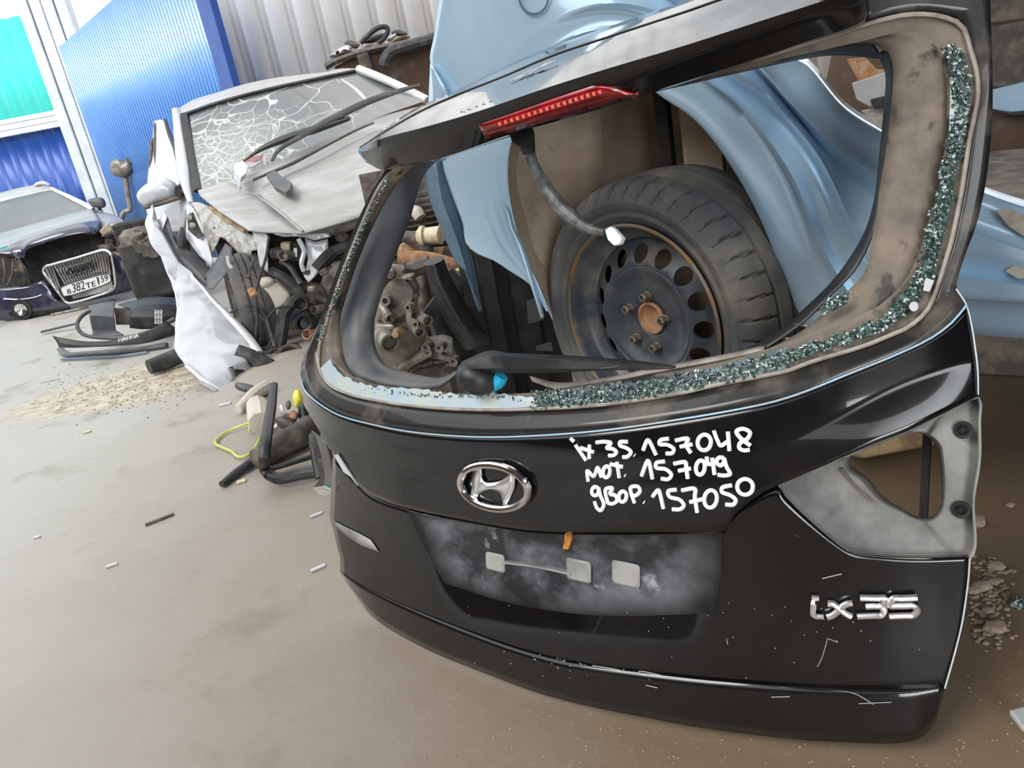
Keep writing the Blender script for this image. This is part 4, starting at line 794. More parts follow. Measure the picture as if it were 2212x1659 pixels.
# crumpled wing
out = [(317,466,-.75),(330,440,-.8),(356,500,-.62),(387,564,-.40),(417,597,-.25),(453,639,-.1),(497,686,.1),(536,725,.25),(556,753,.35),(558,769,.4),(550,786,.42),(536,805,.5),(506,786,.52),(508,812,.6),(497,836,.68),(480,843,.72),(471,839,.74),(432,818,.66),(402,788,.55),(376,746,.35),(379,700,.15),(381,666,.0),(377,630,-.1),(363,596,-.25),(347,552,-.42),(324,499,-.62)]
obj('crumpled_wing', sheet(Wf, out, n=4, crump=.12, seed=4), M['white_c'], wc, solid=.004, auto=45, label='crumpled white front wing hanging to the ground')
rod('wing_flange', [(c4(350,640)[0], c4(350,640)[1], -.2), (*c4(480,790), -.02), (*c4(640,960), .14), (*c4(780,1110), .28), (*c4(860,1230), .40)], [.006, .012, .02, .024], M['silver'], wc, flat=.4)
rod('wing_flange', [(*c4(300,1330), .62), (*c4(420,1430), .68), (*c4(560,1520), .73)], .012, M['silver'], wc, flat=.4)
def part4(name, pts, w, d, m, **k):
    return obj(name, slab(Wf, [c4(*p) for p in pts], w, d), M[m], wc, shade=False, **k)
def sh4(name, pts, m, n=2, cr=.006, **k): return obj(name, sheet(Wf, [(*c4(a, b), w) for a, b, w in pts], n=n, crump=cr, seed=len(pts)), M[m], wc, solid=.004, **k)
sh4('inner_wing', [(70,270,-.7),(130,140,-.72),(160,190,-.7),(195,340,-.6),(260,450,-.5),(380,540,-.4),(460,610,-.3),(480,740,-.2),(380,670,-.3),(110,400,-.6)], 'trim', label='grey plastic inner wing')
sh4('torn_edge', [(0,150,-.72),(60,200,-.7),(90,190,-.7),(120,130,-.7),(150,170,-.68),(110,290,-.66),(60,260,-.68)], 'silver', cr=.01)
rod('black_bracket', [(*c4(262,260), -.5), (*c4(262,330), -.46), (*c4(250,440), -.42)], [.01, .03, .012], M['hosey'], wc)
rod('rubber_moulding', [(*c4(250,430), -.42), (*c4(340,500), -.34), (*c4(420,570), -.28), (*c4(490,650), -.2)], [.03, .035, .04], M['blkplast'], wc, flat=.6)
sh4('door_post', [(300,60,-.72),(340,80,-.7),(430,250,-.5),(505,520,-.3),(490,570,-.3),(400,480,-.38),(290,330,-.5),(300,180,-.6)], 'white_c')
part4('hinge_plate', ((300,160),(340,140),(390,260),(420,330),(390,350),(310,280)), -.42, .03, 'grime', bev=.004)
for a, b in ((318,182),(345,240)): rod('hinge_bolt', [(*c4(a, b), -.42), (*c4(a, b), -.38)], .018, M['bay'], wc)
sh4('apron', [(330,60,-.75),(400,60,-.7),(470,90,-.6),(560,130,-.45),(700,240,-.25),(830,330,-.1),(860,430,-.05),(800,440,-.1),(800,600,-.1),(700,460,-.2),(600,350,-.3),(560,330,-.32),(500,460,-.38),(430,330,-.45),(360,200,-.6)], 'bay', n=3, cr=.006, label='rust-stained inner apron')
sh4('cavity', [(470,80,-.62),(540,110,-.5),(800,290,-.14),(800,330,-.16),(640,215,-.34),(520,130,-.55)], 'darkgap')
rod('apron_edge', [(*c4(480,100), -.5), (*c4(620,200), -.3), (*c4(760,290), -.1)], .012, M['wood'], wc)
sh4('mudguard', [(600,380,-.25),(650,410,-.2),(655,560,-.1),(590,640,-.05),(540,690,0),(500,740,.02),(455,720,-.05),(450,620,-.15),(520,530,-.22)], 'trim', cr=.004, label='dark grey plastic mudguard above the wheel')
rod('liner_strut', [(*c4(620,480), -.02), (*c4(640,560), .0), (*c4(770,650), .04)], .012, M['silver'], wc)
# front wheel, turned
aw2 = radians(68); n2 = unit(V(-sin(aw2), -cos(aw2), .05)); C2 = Wf(512, 664, -.12); X2 = unit(np.cross(n2, V(0, 0, 1))); Y2 = np.cross(n2, X2)
w2 = obj('front_wheel', MB().grid([[C2+n2*h+r_*(X2*cos(a)+Y2*sin(a)) for r_, h, a in row] for row in wheel_tyre(.30, .205, .19, 120)], cu=True), M['tyre'], wc, auto=40, origin=C2, label='muddy tyre of the front wheel')
mb = MB().lathe([(.205, -.02), (.212, .0), (.20, .004), (.19, -.03), (.18, -.05)], C2, n2, 40).lathe([(.05, -.03), (.05, -.015), (.0001, -.012)], C2, n2, 16)
for k in range(10):
    a = 2*pi*k/10; mb.tube([C2+n2*-.02+.045*(X2*cos(a)+Y2*sin(a)), C2+n2*-.03+.19*(X2*cos(a+.1)+Y2*sin(a+.1))], [.014, .010], 6)
obj('alloy_rim', mb, M['alu'], w2)
# engine bay
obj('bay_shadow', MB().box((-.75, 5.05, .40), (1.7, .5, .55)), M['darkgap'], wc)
sh4('front_panel', [(810,290,.0),(900,290,.03),(935,320,.03),(930,430,.05),(935,610,.08),(870,560,.06),(855,470,.04),(845,380,.03)], 'white_c', cr=.003)
sh4('slam_panel', [(900,285,.03),(1050,330,.02),(1200,330,0),(1300,360,0),(1420,330,0),(1400,300,0),(1200,300,0),(1000,290,.02)], 'silver', cr=.004)
sh4('front_panel', [(1220,340,-.02),(1300,370,-.02),(1400,345,-.02),(1405,480,.0),(1370,540,.02),(1300,640,.05),(1250,690,.06),(1215,640,.05),(1245,500,.0)], 'white_c', cr=.003, label='white lamp carrier panel')
rod('stay_rod', [(*c4(1170,345), .02), (*c4(1215,440), .03), (*c4(1195,540), .05), (*c4(1215,600), .06)], .014, M['silver'], wc)
part4('control_box', ((1120,380),(1195,395),(1185,530),(1120,520)), -.05, .1, 'blkplast', bev=.004)
part4('box_label', ((1133,418),(1160,418),(1160,488),(1133,488)), -.045, .004, 'white')
part4('fuse_cover', ((1030,378),(1100,378),(1105,500),(1075,500),(1060,440),(1030,430)), -.04, .06, 'cream', bev=.004)
obj('pump', puff(Wf, [c4(*p) for p in ((950,430),(1020,410),(1060,450),(1040,500),(970,505),(950,480))], -.03, .05), M['grime'], wc)
for k, (pts, r_, m_) in enumerate((
  ([(960,595,.02),(1060,650,.06),(1130,710,.08),(1190,770,.08)], .030, 'hosey'), ([(1030,520,.0),(1100,560,.02),(1130,600,.04),(1190,700,.08)], .018, 'hosey'),
  ([(1215,790,.08),(1120,850,.12),(1060,930,.14),(1045,1030,.16),(1030,1140,.2),(1000,1270,.25)], .036, 'hosey'),
  ([(1440,450,.0),(1380,500,.03),(1310,580,.06)], .035, 'blkplast'), ([(1560,400,-.05),(1470,430,-.02),(1400,470,.02)], .03, 'trim'),
  ([(940,330,.1),(920,480,.14),(870,640,.16),(840,760,.18),(850,900,.2),(900,980,.22)], .008, 'hosey'), ([(840,880,.2),(850,960,.22),(840,1120,.24),(860,1250,.26),(850,1380,.3),(880,1440,.34)], .008, 'hosey'),
  ([(640,920,.1),(740,880,.12),(860,870,.2),(920,960,.24),(1000,890,.22),(1130,870,.2)], .006, 'ink'), ([(880,1120,.2),(870,1190,.22),(930,1200,.24),(960,1140,.24)], .010, 'hosey'),
  ([(920,960,.22),(960,1100,.24),(985,1180,.26)], .010, 'grime'), ([(870,1230,.26),(900,1270,.28),(960,1260,.3)], .010, 'silver'), ([(700,590,.02),(780,640,.08),(800,560,.12),(830,500,.12)], .007, 'grime'))):
    rod('coolant_hose' if r_ > .015 else 'cable', [(*c4(a, b), w_) for a, b, w_ in pts], r_, M[m_], wc)
rod('cable_clip', [(*c4(800,740), .2), (*c4(830,790), .22)], .022, M['rust'], wc)
tk = obj('washer_tank', MB().prism([Wf(*c4(*p), .08) for p in ((862,725),(1000,682),(1112,790),(1085,860),(1030,895),(1040,985),(925,985),(912,890),(880,830))], V(0, .14, 0)), M['tank'], wc, shade=False, bev=.02, label='off-white plastic washer tank')
obj('tank_neck', puff(Wf, [c4(*p) for p in ((870,660),(940,640),(990,670),(960,720),(880,730))], .05, .05), M['tank'], tk)
for cx, cy, r_, w_, m_, n3 in ((1115,1285,.080,.28,'grime',(.1,-1,.15)), (1005,1275,.045,.27,'blkplast',(-.1,-1,.4)), (1215,1005,.045,.2,'blkplast',(-.1,-1,.3)), (1240,1090,.028,.22,'rust',(-.4,-1,.3)), (1300,900,.022,.15,'alu',(-.3,-1,.2)), (1190,850,.035,.18,'blkplast',(.2,-1,.1)), (1055,475,.028,.04,'alu',(-.2,-1,.2)), (1500,330,.028,-.1,'alu',(0,-1,.2))):
    c_ = Wf(*c4(cx, cy), w_); obj('pipe_mouth', MB().lathe([(r_*.95, -.12), (r_, -.03), (r_*1.06, -.025), (r_*1.06, .01), (r_, .012), (r_*.84, .008), (r_*.8, -.04), (.0001, -.05)], c_, n3, 24), M[m_], wc)
obj('alternator', MB().lathe([(.0001, .05), (.04, .05), (.05, .03), (.075, .02), (.085, 0), (.085, -.09), (.06, -.10)], Wf(*c4(1280,800), .0), (.2,-1,.25), 24), M['grime'], wc)
rg = random.Random(12)
for k in range(34):
    a, b = rg.uniform(1080, 1400), rg.uniform(560, 1230); a = min(a, 1480-(b-560)*.30)
    q = Wf(*c4(a, b), rg.uniform(-.1, .1)); m_ = M[rg.choice(['grime','alu','aludark','hosey','grime'])]; s_ = rg.uniform(.03, .07)
    if k % 3: mb = MB().box(q, (s_, s_*rg.uniform(.5, 1.2), s_*.7), X=unit([1, rg.uniform(-.4, .4), rg.uniform(-.6, .6)]), bev=.2)
    else: mb = MB().cyl(q, q+V(rg.uniform(-.07, .07), rg.uniform(-.05, .05), rg.uniform(-.07, .07)), s_*.4, s_*.3, 12)
    obj('engine_fitting', mb, m_, wc, shade=(k % 3 == 0))
sh4('valve_cover', [(1340,690,-.05),(1400,560,-.1),(1500,540,-.12),(1500,640,-.1),(1420,780,-.02),(1380,800,0)], 'alu', cr=.006)
obj('lamp_housing', puff(Wf, [c4(*p) for p in ((1400,590),(1440,530),(1520,520),(1530,600),(1460,640))], -.15, .06), M['tank'], wc)
rod('front_crossmember', [(*c4(1250,300), -.1), (*c4(1450,260), -.12), (*c4(1640,200), -.15)], .04, M['bay'], wc)
rod('bumper_beam', [(*c4(690,1225), .42), (*c4(800,1270), .42), (*c4(960,1360), .42), (*c4(1180,1420), .42)], [.040, .050, .055], M['hosey'], wc, seg=12, label='black bumper foam bar')
sh4('torn_liner', [(680,1330,.45),(780,1390,.5),(880,1440,.45),(1000,1420,.4),(860,1560,.62),(700,1500,.66),(690,1450,.62)], 'grime', cr=.01)

# ------------------------------------------------------------------ the navy car far left
a1 = gnd(0, 697); a2 = gnd(262, 648); d = unit(a2-a1)
AF = Frame(a1, (d[1], -d[0], 0))
if AF.N[1] > 0: AF = Frame(a1, (-d[1], d[0], 0))
ac = thing('parked_car', (a1+a2)/2*V(1, 1, 0)-AF.N*.8, 'dark navy saloon with a big slatted grille, missing its headlamps', 'car')
def c2(x, y): return (x/3.607, 380+y/3.607)
def A(*p): return [(*c2(q[0], q[1]), q[2]) for q in p]
def aloft(name, curves, n, m, sub=2, **k): return obj(name, MB().grid(loft(AF, [A(*c) for c in curves], n, sub)), M[m], ac, solid=.006, **k)
wd = -1.15
aloft('roof', [[(-60,215,-1.75),(0,200,-1.75),(200,150,-1.75),(400,106,-1.72),(415,108,-1.72)], [(-60,160,-2.0),(0,140,-2.0),(250,80,-2.0),(400,86,-1.95),(440,112,-1.9)], [(-60,150,-2.8),(0,130,-2.8),(250,72,-2.8),(400,82,-2.8),(440,116,-2.5)]], 16, 'silverdust')
obj('roof_rail', MB().tube([AF(*q) for q in A((262,86,-2.0),(300,62,-2.0),(345,56,-2.0),(385,72,-2.0))], [.02, .045, .045, .02], 8, flat=.5), M['silver'], ac)
aloft('windscreen', [[(-60,215,-1.75),(0,202,-1.75),(200,152,-1.75),(405,108,-1.72)], [(-60,340,-1.4),(0,325,-1.4),(250,260,-1.4),(540,182,-1.4)], [(-60,460,-1.1),(0,442,-1.1),(350,345,-1.1),(695,252,-1.1)]], 24, 'screen', 3)
obj('windscreen_pillar', MB().tube([AF(*q) for q in A((405,100,-1.75),(540,165,-1.45),(700,245,-1.1),(745,275,-1.0))], [.02, .025, .03], 8), M['silver'], ac)
aloft('bonnet', [[(-60,460,-1.08),(0,442,-1.08),(350,345,-1.08),(700,252,-1.05),(745,275,-.98)], [(-60,530,-.5),(0,520,-.5),(300,440,-.45),(560,370,-.45),(768,330,-.5)], [(-60,575,-.12),(0,560,-.12),(190,490,-.08),(420,418,-.05),(613,368,-.1),(778,345,-.25)]], 30, 'audusty', 5, label='dusty bonnet')
aloft('bonnet_front', [[(-60,575,-.12),(0,560,-.12),(190,490,-.08),(420,418,-.05),(613,368,-.1),(780,345,-.25)], [(-60,610,-.04),(0,600,-.02),(180,640,.02),(200,577,.02),(330,525,.03),(472,480,.03),(664,440,.0),(725,455,-.02),(775,420,-.1)]], 30, 'navy', 2)
aloft('right_wing', [[(740,275,-.98),(760,330,-.6),(778,400,-.2)], [(840,290,-.95),(850,330,-.6),(870,360,-.25)], [(900,308,-.95),(945,335,-.7),(985,385,-.3)], [(920,330,-.98),(990,370,-.7),(1010,470,-.4)]], 16, 'audusty', 3)
aloft('nose_strut', [[(55,580,.0),(80,590,.0),(150,650,.03),(210,720,.05)], [(75,570,-.02),(115,600,-.02),(190,660,.0),(240,830,.03)]], 8, 'navy')
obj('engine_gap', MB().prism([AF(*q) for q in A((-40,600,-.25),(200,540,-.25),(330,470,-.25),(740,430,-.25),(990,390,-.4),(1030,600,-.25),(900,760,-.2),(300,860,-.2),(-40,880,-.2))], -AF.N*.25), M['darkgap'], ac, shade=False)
aloft('bumper', [[(-60,895,.0),(0,878,.02),(230,850,.06),(335,820,.08),(470,1000,.10),(520,1000,.1)], [(-60,980,.05),(0,960,.06),(300,940,.10),(420,960,.12),(520,1010,.12)], [(-60,1090,.06),(0,1080,.06),(200,1060,.1),(400,1040,.12),(540,1015,.12)], [(-60,1145,.0),(0,1130,.0),(150,1138,.02),(400,1090,.04),(560,1045,.05)]], 30, 'navy', 4, auto=60)
aloft('bumper', [[(820,580,.06),(880,600,.06),(950,640,.02),(1060,600,-.1),(1140,565,-.35)], [(880,700,.1),(900,720,.1),(980,760,.05),(1080,740,-.1),(1150,720,-.35)], [(885,870,.1),(905,880,.1),(960,880,.06),(1080,840,-.1),(1150,800,-.35)], [(560,1000,.05),(700,970,.05),(900,925,.02),(1060,880,-.1),(1150,840,-.35)]], 24, 'navy', 4, auto=60)
obj('lower_intake', MB().prism([AF(*q) for q in A((60,1070,.1),(200,1075,.11),(420,1040,.12),(440,1025,.12),(420,1060,.1),(200,1105,.09),(90,1100,.08))], -AF.N*.02), M['darkgap'], ac, shade=False)
obj('chrome_strip', MB().tube([AF(*q) for q in A((30,958,.075),(150,962,.09),(260,948,.10),(330,925,.11))], .012, 6, flat=.5), M['chrome'], ac)
fc = AF(*A((172,1038,.10))[0])
fo = obj('fog_lamp', MB().lathe([(.055, .0), (.052, .02), (.035, .015), (.0001, .0)], fc, AF.N, 20), M['chrome'], ac)
obj('fog_lamp_surround', MB().lathe([(.09, -.01), (.085, .012), (.056, .008)], fc, AF.N, 20), M['blkplast'], fo)
# grille
go = [(335,742),(345,708),(400,690),(600,635),(800,578),(850,592),(866,625),(893,800),(893,850),(870,890),(720,945),(560,988),(520,985),(500,965),(420,860)]
gr = obj('grille', MB().tube([AF(*c2(*q), .13) for q in go], .011, 8, closed=True, n=90), M['chrome'], ac, label='tall chrome-framed grille')
obj('grille_back', slab(AF, [c2(*q) for q in go], .06, .03), M['darkgap'], gr, shade=False)
for k in range(22):
    t = (k+.6)/22.2; top = c2(345+(845-345)*t, 712-(712-585)*t); bx = 505+(885-505)*t**.9; bot = c2(bx, 972-(972-885)*t) if t > .0 else c2(505, 965)
    if t < .12: bot = c2(420+t*600, 860+t*700)
    obj('grille_slat', MB().tube([AF(*top, .10), AF(*bot, .105)], .0095, 6), M['chrome'], gr)
for k in range(4):
    cx, cy = c2(566+k*44, 741-k*13); obj('emblem_ring', MB().tube([AF(x, y, .125) for x, y in ell(cx, cy, 9.2, 9.8, 0, 20)], .010, 6, closed=True, n=40), M['blkplast'], gr)
def text_mesh(s, F, p0, p1, ph, w, name, m, parent, depth=.002):
    """lettering from pixel p0 to p1 (baseline), height vector ph in pixels, laid on frame F"""
    cu = bpy.data.curves.new('t', 'FONT'); cu.body = s; cu.size = 1; to = bpy.data.objects.new('t', cu); C.objects.link(to)
    dg = bpy.context.evaluated_depsgraph_get(); me = bpy.data.meshes.new_from_object(to.evaluated_get(dg)); bpy.data.objects.remove(to)
    X = [v.co.x for v in me.vertices]; Yv = [v.co.y for v in me.vertices]; x0, x1, y1 = min(X), max(X), max(Yv)
    P0, P1, P2 = F(*p0, w), F(*p1, w), F(p0[0]+ph[0], p0[1]+ph[1], w)
    mb = MB().add([P0+(P1-P0)*(v.co.x-x0)/(x1-x0)+(P2-P0)*v.co.y/y1 for v in me.vertices], [tuple(f.vertices) for f in me.polygons])
    return obj(name, mb, M[m], parent, shade=False, solid=depth)
pl = obj('number_plate', slab(AF, [c2(470,864), c2(845,755), c2(866,829), c2(500,944)], .155, .012), M['plate'], ac, shade=False, label='white number plate')
obj('plate_frame', MB().tube([AF(*c2(*q), .157) for q in ((474,868),(842,760),(861,826),(503,938))], .005, 5, closed=True, n=60), M['ink'], pl)
obj('plate_divider', MB().tube([AF(*c2(752,786), .158), AF(*c2(770,848), .158)], .003, 5), M['ink'], pl)
for s, p, q, ph in (('B',(527,921),(556,913),(-6,-36)), ('382',(568,909),(663,881),(-10,-66)), ('TE',(672,878),(746,856),(-7,-40)), ('159',(768,835),(844,814),(-8,-46))):
    p = c2(*p); q = c2(*q); text_mesh(s, AF, p, q, (ph[0]/3.607, ph[1]/3.607), .158, 'plate_lettering', 'ink', pl)
am = obj('mirror_housing', puff(AF, [c2(*q) for q in ((685,190),(710,176),(780,166),(810,180),(826,222),(815,246),(760,250),(715,240),(700,222))], -.98, .08), M['trim'], ac, auto=60)
obj('mirror_foot', MB().tube([AF(*c2(745,240), -.98), AF(*c2(760,275), -.98)], .04, 8), M['navy'], am)
# left headlamp hole with its bracket, right one a tangle
obj('lamp_bracket', MB().prism([AF(*q) for q in A((100,680,.0),(150,650,.0),(200,760,.02),(232,830,.02),(190,850,.02),(120,840,.0))], -AF.N*.03), M['grime'], ac, shade=False, bev=.01)
obj('bracket_hole', MB().lathe([(.06, .005), (.045, .006), (.0001, -.01)], AF(*A((155,795,.03))[0]), AF.N, 16), M['darkgap'], ac)
for pts in ([(100,650,.05),(95,760,.05),(60,850,.03)], [(125,640,.04),(115,720,.04)], [(20,640,0),(40,740,.03),(30,820,.02)]): obj('cable', MB().tube([AF(*q) for q in A(*pts)], .008, 6), M['grime'], ac)
rg = random.Random(2)
for k in range(22):
    x, y = rg.uniform(790, 1000), rg.uniform(420, 620); q = AF(*A((x, y, rg.uniform(-.25, -.05)))[0]); s_ = rg.uniform(.04, .10)
    obj('lamp_remnant', MB().box(q, (s_, s_*.5, s_*rg.uniform(.4, 1)), X=unit([1, rg.uniform(-.5, .5), rg.uniform(-.8, .8)]), bev=.2) if k % 2 else MB().tube([q, q+V(rg.uniform(-.1, .1), 0, rg.uniform(-.1, .1)), q+V(rg.uniform(-.15, .15), 0, rg.uniform(-.15, .05))], .012, 6), M[rg.choice(['grime','grime','bay','aludark','mud'])], ac, shade=False)
obj('headlamp_tank', puff(AF, [c2(*q) for q in ((770,540),(840,530),(870,560),(860,600),(800,610),(770,580))], -.05, .05), M['grime'], ac)
obj('hanging_rod', MB().tube([AF(*q) for q in A((1030,545,.0),(1085,590,.03),(1120,660,.06),(1140,760,.08),(1148,830,.1),(1130,840,.1))], .014, 6), M['alu'], ac)
for sx in (.15, 1.45):
    obj('tyre', MB().lathe([(.18, -.1), (.30, -.1), (.32, -.06), (.32, .06), (.30, .1), (.18, .1), (.17, 0)], AF.O+AF.u*sx-AF.N*.75+V(0, 0, .32), AF.u, 32), M['tyre'], ac)

# ------------------------------------------------------------------ yard junk
def T_(name, F, pts, r, m, label, cat, group=None, seg=10, flat=1, **k):
    return obj(name, MB().tube([F(*p) for p in pts], r, seg, flat=flat), M[m], label=label, cat=cat, group=group, **k)
def G(x, y, z=0.0): return gnd(x, y, z)
class GF:   # points given as pixel + height above the ground
    N = V(0, 0, 1)
    def __call__(s, x, y, z=0.0): return gnd(x, y, z)
GP = GF()
# rusty can on a bent rod, standing behind the navy car
SF = Frame((0, 9.2, 0), (0, -1, 0)); sg = thing('bent_stand', SF(262, 470)*V(1, 1, 0), 'rusty silver muffler can on a bent rod in front of the blue gate', 'car part')
def c5(x, y): return (200+x/6.914, 320+y/6.914)
obj('muffler_can', puff(SF, [c5(*q) for q in ((262,230),(300,180),(380,160),(460,190),(560,180),(610,260),(608,340),(570,400),(480,440),(380,430),(290,390),(262,310))], 0, .12), M['alu'], sg, auto=60)
obj('inlet_pipe', MB().cyl(SF(*c5(590,210), .02), SF(*c5(580,160), .06), .05, .055), M['grime'], sg)
obj('rod', MB().tube([SF(*c5(*q)) for q in ((490,430),(510,560),(530,720),(560,860),(560,920),(470,960),(430,1060),(400,1200),(390,1500),(385,2080))], .03, 8), M['alu'], sg)
# rusty bin behind the silver car
DF = Frame((0, 7.7, 0), (.12, -1, 0)); c6 = lambda x, y: (700+x/7.9, 30+y/7.9)
db = thing('rusty_bin', DF(840, 200)*V(1, 1, 0), 'tall rusty brown steel bin behind the silver car', 'bin')
front = [DF(*c6(*q)) for q in ((20,900),(720,650),(1860,560),(1860,1500))]; x0_, x1_ = front[0], front[2]
lo = lambda p: V(p[0], p[1], 0)
obj('bin_side', MB().prism([DF(*c6(180,900)), DF(*c6(700,640)), DF(*c6(1860,560)), lo(DF(*c6(1860,560))), lo(DF(*c6(180,900)))], -DF.N*.5), M['brown'], db, shade=False)
obj('bin_rim', MB().tube([DF(*c6(*q), .04) for q in ((20,910),(200,810),(700,640),(1300,520),(1900,420))], .05, 6, flat=.6), M['grime'], db)
obj('bin_post', MB().tube([DF(*c6(*q), .05) for q in ((650,680),(720,900),(740,1300))], .06, 6), M['grime'], db)
T_('bent_pipe', DF, [(*c6(1030,900), .16), (*c6(1060,780), .16), (*c6(1150,660), .16), (*c6(1350,590), .16), (*c6(1900,430), .16)], .055, 'hosey', 'thick bent dark pipe hung over the rim of the rusty bin', 'pipe')
T_('hose_loop', DF, [(*c6(620,500), -.1), (*c6(760,360), -.1), (*c6(920,240), -.1), (*c6(1060,225), -.1), (*c6(1090,290), -.1), (*c6(1020,420), -.1), (*c6(920,500), -.1)], .022, 'hosey', 'black hose loop standing on top of the rusty bin', 'hose')
hl = obj('headlamp', puff(DF, [c6(*q) for q in ((80,730),(130,660),(260,560),(400,520),(470,560),(480,640),(380,690),(250,740),(130,770))], -.1, .12), M['chrome'], label='chrome headlamp at the left end of the bin pile', cat='headlamp', auto=60)
obj('lamp_bulb_hole', puff(DF, [c6(*q) for q in ((190,660),(230,620),(260,640),(240,690),(210,690))], .02, .02), M['ink'], hl)
jl = [('black trim panel lying on the bin pile', 'blkplast', ((640,490),(760,400),(1060,320),(1090,370),(820,500))), ('white plastic piece flat on the rusty bin rim', 'white_c', ((640,540),(860,520),(880,560),(650,570))), ('white V-shaped bracket on the bin pile', 'white_c', ((1060,430),(1210,330),(1240,350),(1160,460),(1110,480))), ('dark rag-like scrap at the top of the bin pile', 'hosey', ((1150,310),(1260,270),(1430,340),(1300,380),(1180,360))), ('tan scrap of plastic at the right of the bin pile', 'wood', ((1130,480),(1240,420),(1440,370),(1480,400),(1280,470))), ('grey lamp back behind the chrome headlamp', 'grime', ((340,500),(420,450),(520,470),(610,520),(560,590),(470,580)))]
for k, (lb, m_, pts) in enumerate(jl):
    obj('scrap_piece', puff(DF, [c6(*q) for q in pts], -.2-.05*k, .07), M[m_], label=lb, cat='scrap', group='scrap on top of the rusty bin', auto=60)
# black plastic parts on the ground between the cars
LF = Frame(gnd(250, 770)+V(0, .15, 0), (.1, -1, 0))
def Lp(*p): return [(*c2(q[0], q[1]), q[2]) for q in p]
arch = obj('wing_liner', MB().grid(loft(LF, [Lp((690,1010,-.25),(780,990,-.25),(890,975,-.25)), Lp((695,1090,-.1),(790,1090,-.1),(890,1100,-.1)), Lp((715,1190,-.1),(800,1200,-.1),(900,1200,-.1)), Lp((720,1235,.02),(830,1245,.02),(960,1235,.02))], 14, 4)), M['trim'], solid=.008, label='grey plastic wheel arch liner standing in the heap between the cars', cat='wheel arch liner')
arch2 = obj('wing_liner', MB().grid(loft(LF, [Lp((920,1000,-.3),(1080,960,-.3),(1200,940,-.3),(1400,950,-.3)), Lp((1010,1030,-.12),(1100,1010,-.1),(1250,1000,-.1),(1400,1010,-.12)), Lp((1010,1100,-.06),(1100,1100,-.02),(1250,1100,-.02),(1400,1080,-.08)), Lp((1010,1185,-.06),(1120,1195,-.02),(1250,1180,-.02),(1400,1120,-.08))], 20, 4)), M['blkplast'], solid=.008, label='black wheel arch liner with white scrawl, right end of the heap', cat='wheel arch liner')
for k in range(9):
    a, b = 1205+(k % 3)*22, 1045+(k//3)*38; obj('scrawl', MB().tube([LF(*c2(a, b), .01), LF(*c2(a+14, b+12), .01), LF(*c2(a+2, b+24), .01), LF(*c2(a+16, b+32), .01)], .004, 4), M['paper'], arch2)
obj('inner_wall', slab(LF, [c2(*q) for q in ((890,1030),(1010,1030),(1010,1160),(905,1160))], -.2, .01), M['grime'], arch, shade=False)
T_('flexible_trim', LF, [(*c2(700,1050), -.05), (*c2(630,1100), .0), (*c2(600,1170), .05), (*c2(650,1235), .08), (*c2(800,1262), .1), (*c2(1000,1255), .1), (*c2(1200,1200), .05), (*c2(1360,1110), .0)], .012, 'trim', 'thin curved grey edging arching round the grey liner', 'trim strip')
pan = obj('bumper_panel', MB().grid(loft(LF, [Lp((405,1243,.1),(480,1262,.14),(700,1290,.2),(900,1275,.22),(1100,1225,.2),(1300,1130,.12)), Lp((440,1290,.14),(520,1310,.18),(700,1325,.24),(900,1310,.25),(1100,1270,.22),(1360,1180,.14)), Lp((460,1335,.14),(540,1340,.18),(700,1335,.24),(900,1325,.25),(1150,1300,.22),(1360,1240,.14))], 30, 3)), M['blkplast'], solid=.008, label='long black bumper panel lettered in white at the front of the heap', cat='bumper panel')  # loose bumper panel lying in the heap
for k in range(10):
    a = 925+k*16; b = 1280-k*4; obj('scrawl', MB().tube([LF(*c2(a, b-12), .262), LF(*c2(a+4+(k % 3)*3, b), .262), LF(*c2(a+(k % 2)*8, b+12), .262)], .0045, 4), M['paper'], pan)
T_('edging', GP, [(*c2(470,1350), .02), (*c2(530,1392), .018), (*c2(700,1384), .02), (*c2(1000,1362), .02), (*c2(1300,1318), .02)], .022, 'trim', 'long pale-edged grey bumper strip on the floor', 'bumper strip', flat=.7)
T_('edging', GP, [(*c2(480,1430), .012), (*c2(700,1415), .014), (*c2(950,1400), .014), (*c2(1150,1370), .014)], .012, 'bluedark', 'flat blue-grey strip nearest the viewer in the heap', 'bumper strip', flat=.5)
T_('plastic_strip', GP, [(*c2(325,1215), .02), (*c2(450,1185), .03), (*c2(600,1150), .04)], .016, 'blkplast', 'short flat black strip pointing left out of the heap', 'plastic strip', flat=.5)
T_('foam_tube', GP, [(*c2(1160,1490), .05), (*c2(1300,1440), .05), (*c2(1420,1390), .06)], [.04, .045, .045], 'hosey', 'black foam tube lying by the crumpled white wing', 'foam tube', seg=14)
T_('dark_bar', GP, [(*c2(1080,925), .04), (*c2(1240,890), .04), (*c2(1330,862), .04)], .035, 'grime', 'greasy metal bar beside the navy car bumper', 'bar')
T_('dark_bar', GP, [(*c2(1110,985), .03), (*c2(1170,980), .025), (*c2(1225,972), .025)], .03, 'blkplast', 'thin black bar just in front of the greasy one', 'bar')
T_('thin_rod', GP, [(*c2(400,1082), .01), (*c2(640,1030), .012), (*c2(900,960), .012)], .010, 'alu', 'thin pale rod on the ground below the navy bumper', 'rod')
bs = Frame((0, 5.9, 0), (0, -1, 0))
dw = thing('dark_wreck', bs(1150/3.607, 700/3.607+380)*V(1, 1, 0), 'dark stripped car front wedged between the navy car and the torn wing', 'wreck')
obj('air_cleaner', puff(bs, [c2(*q) for q in ((1030,410),(1100,390),(1160,400),(1200,430),(1200,480),(1080,475),(1045,450))], -.3, .08), M['grime'], dw, auto=60)
obj('body_panel', MB().box(bs(*c2(1195,680), -.3)*V(1, 1, 0)+V(0, 0, .30), (.42, .12, .44), bev=.2), M['blkplast'], dw)
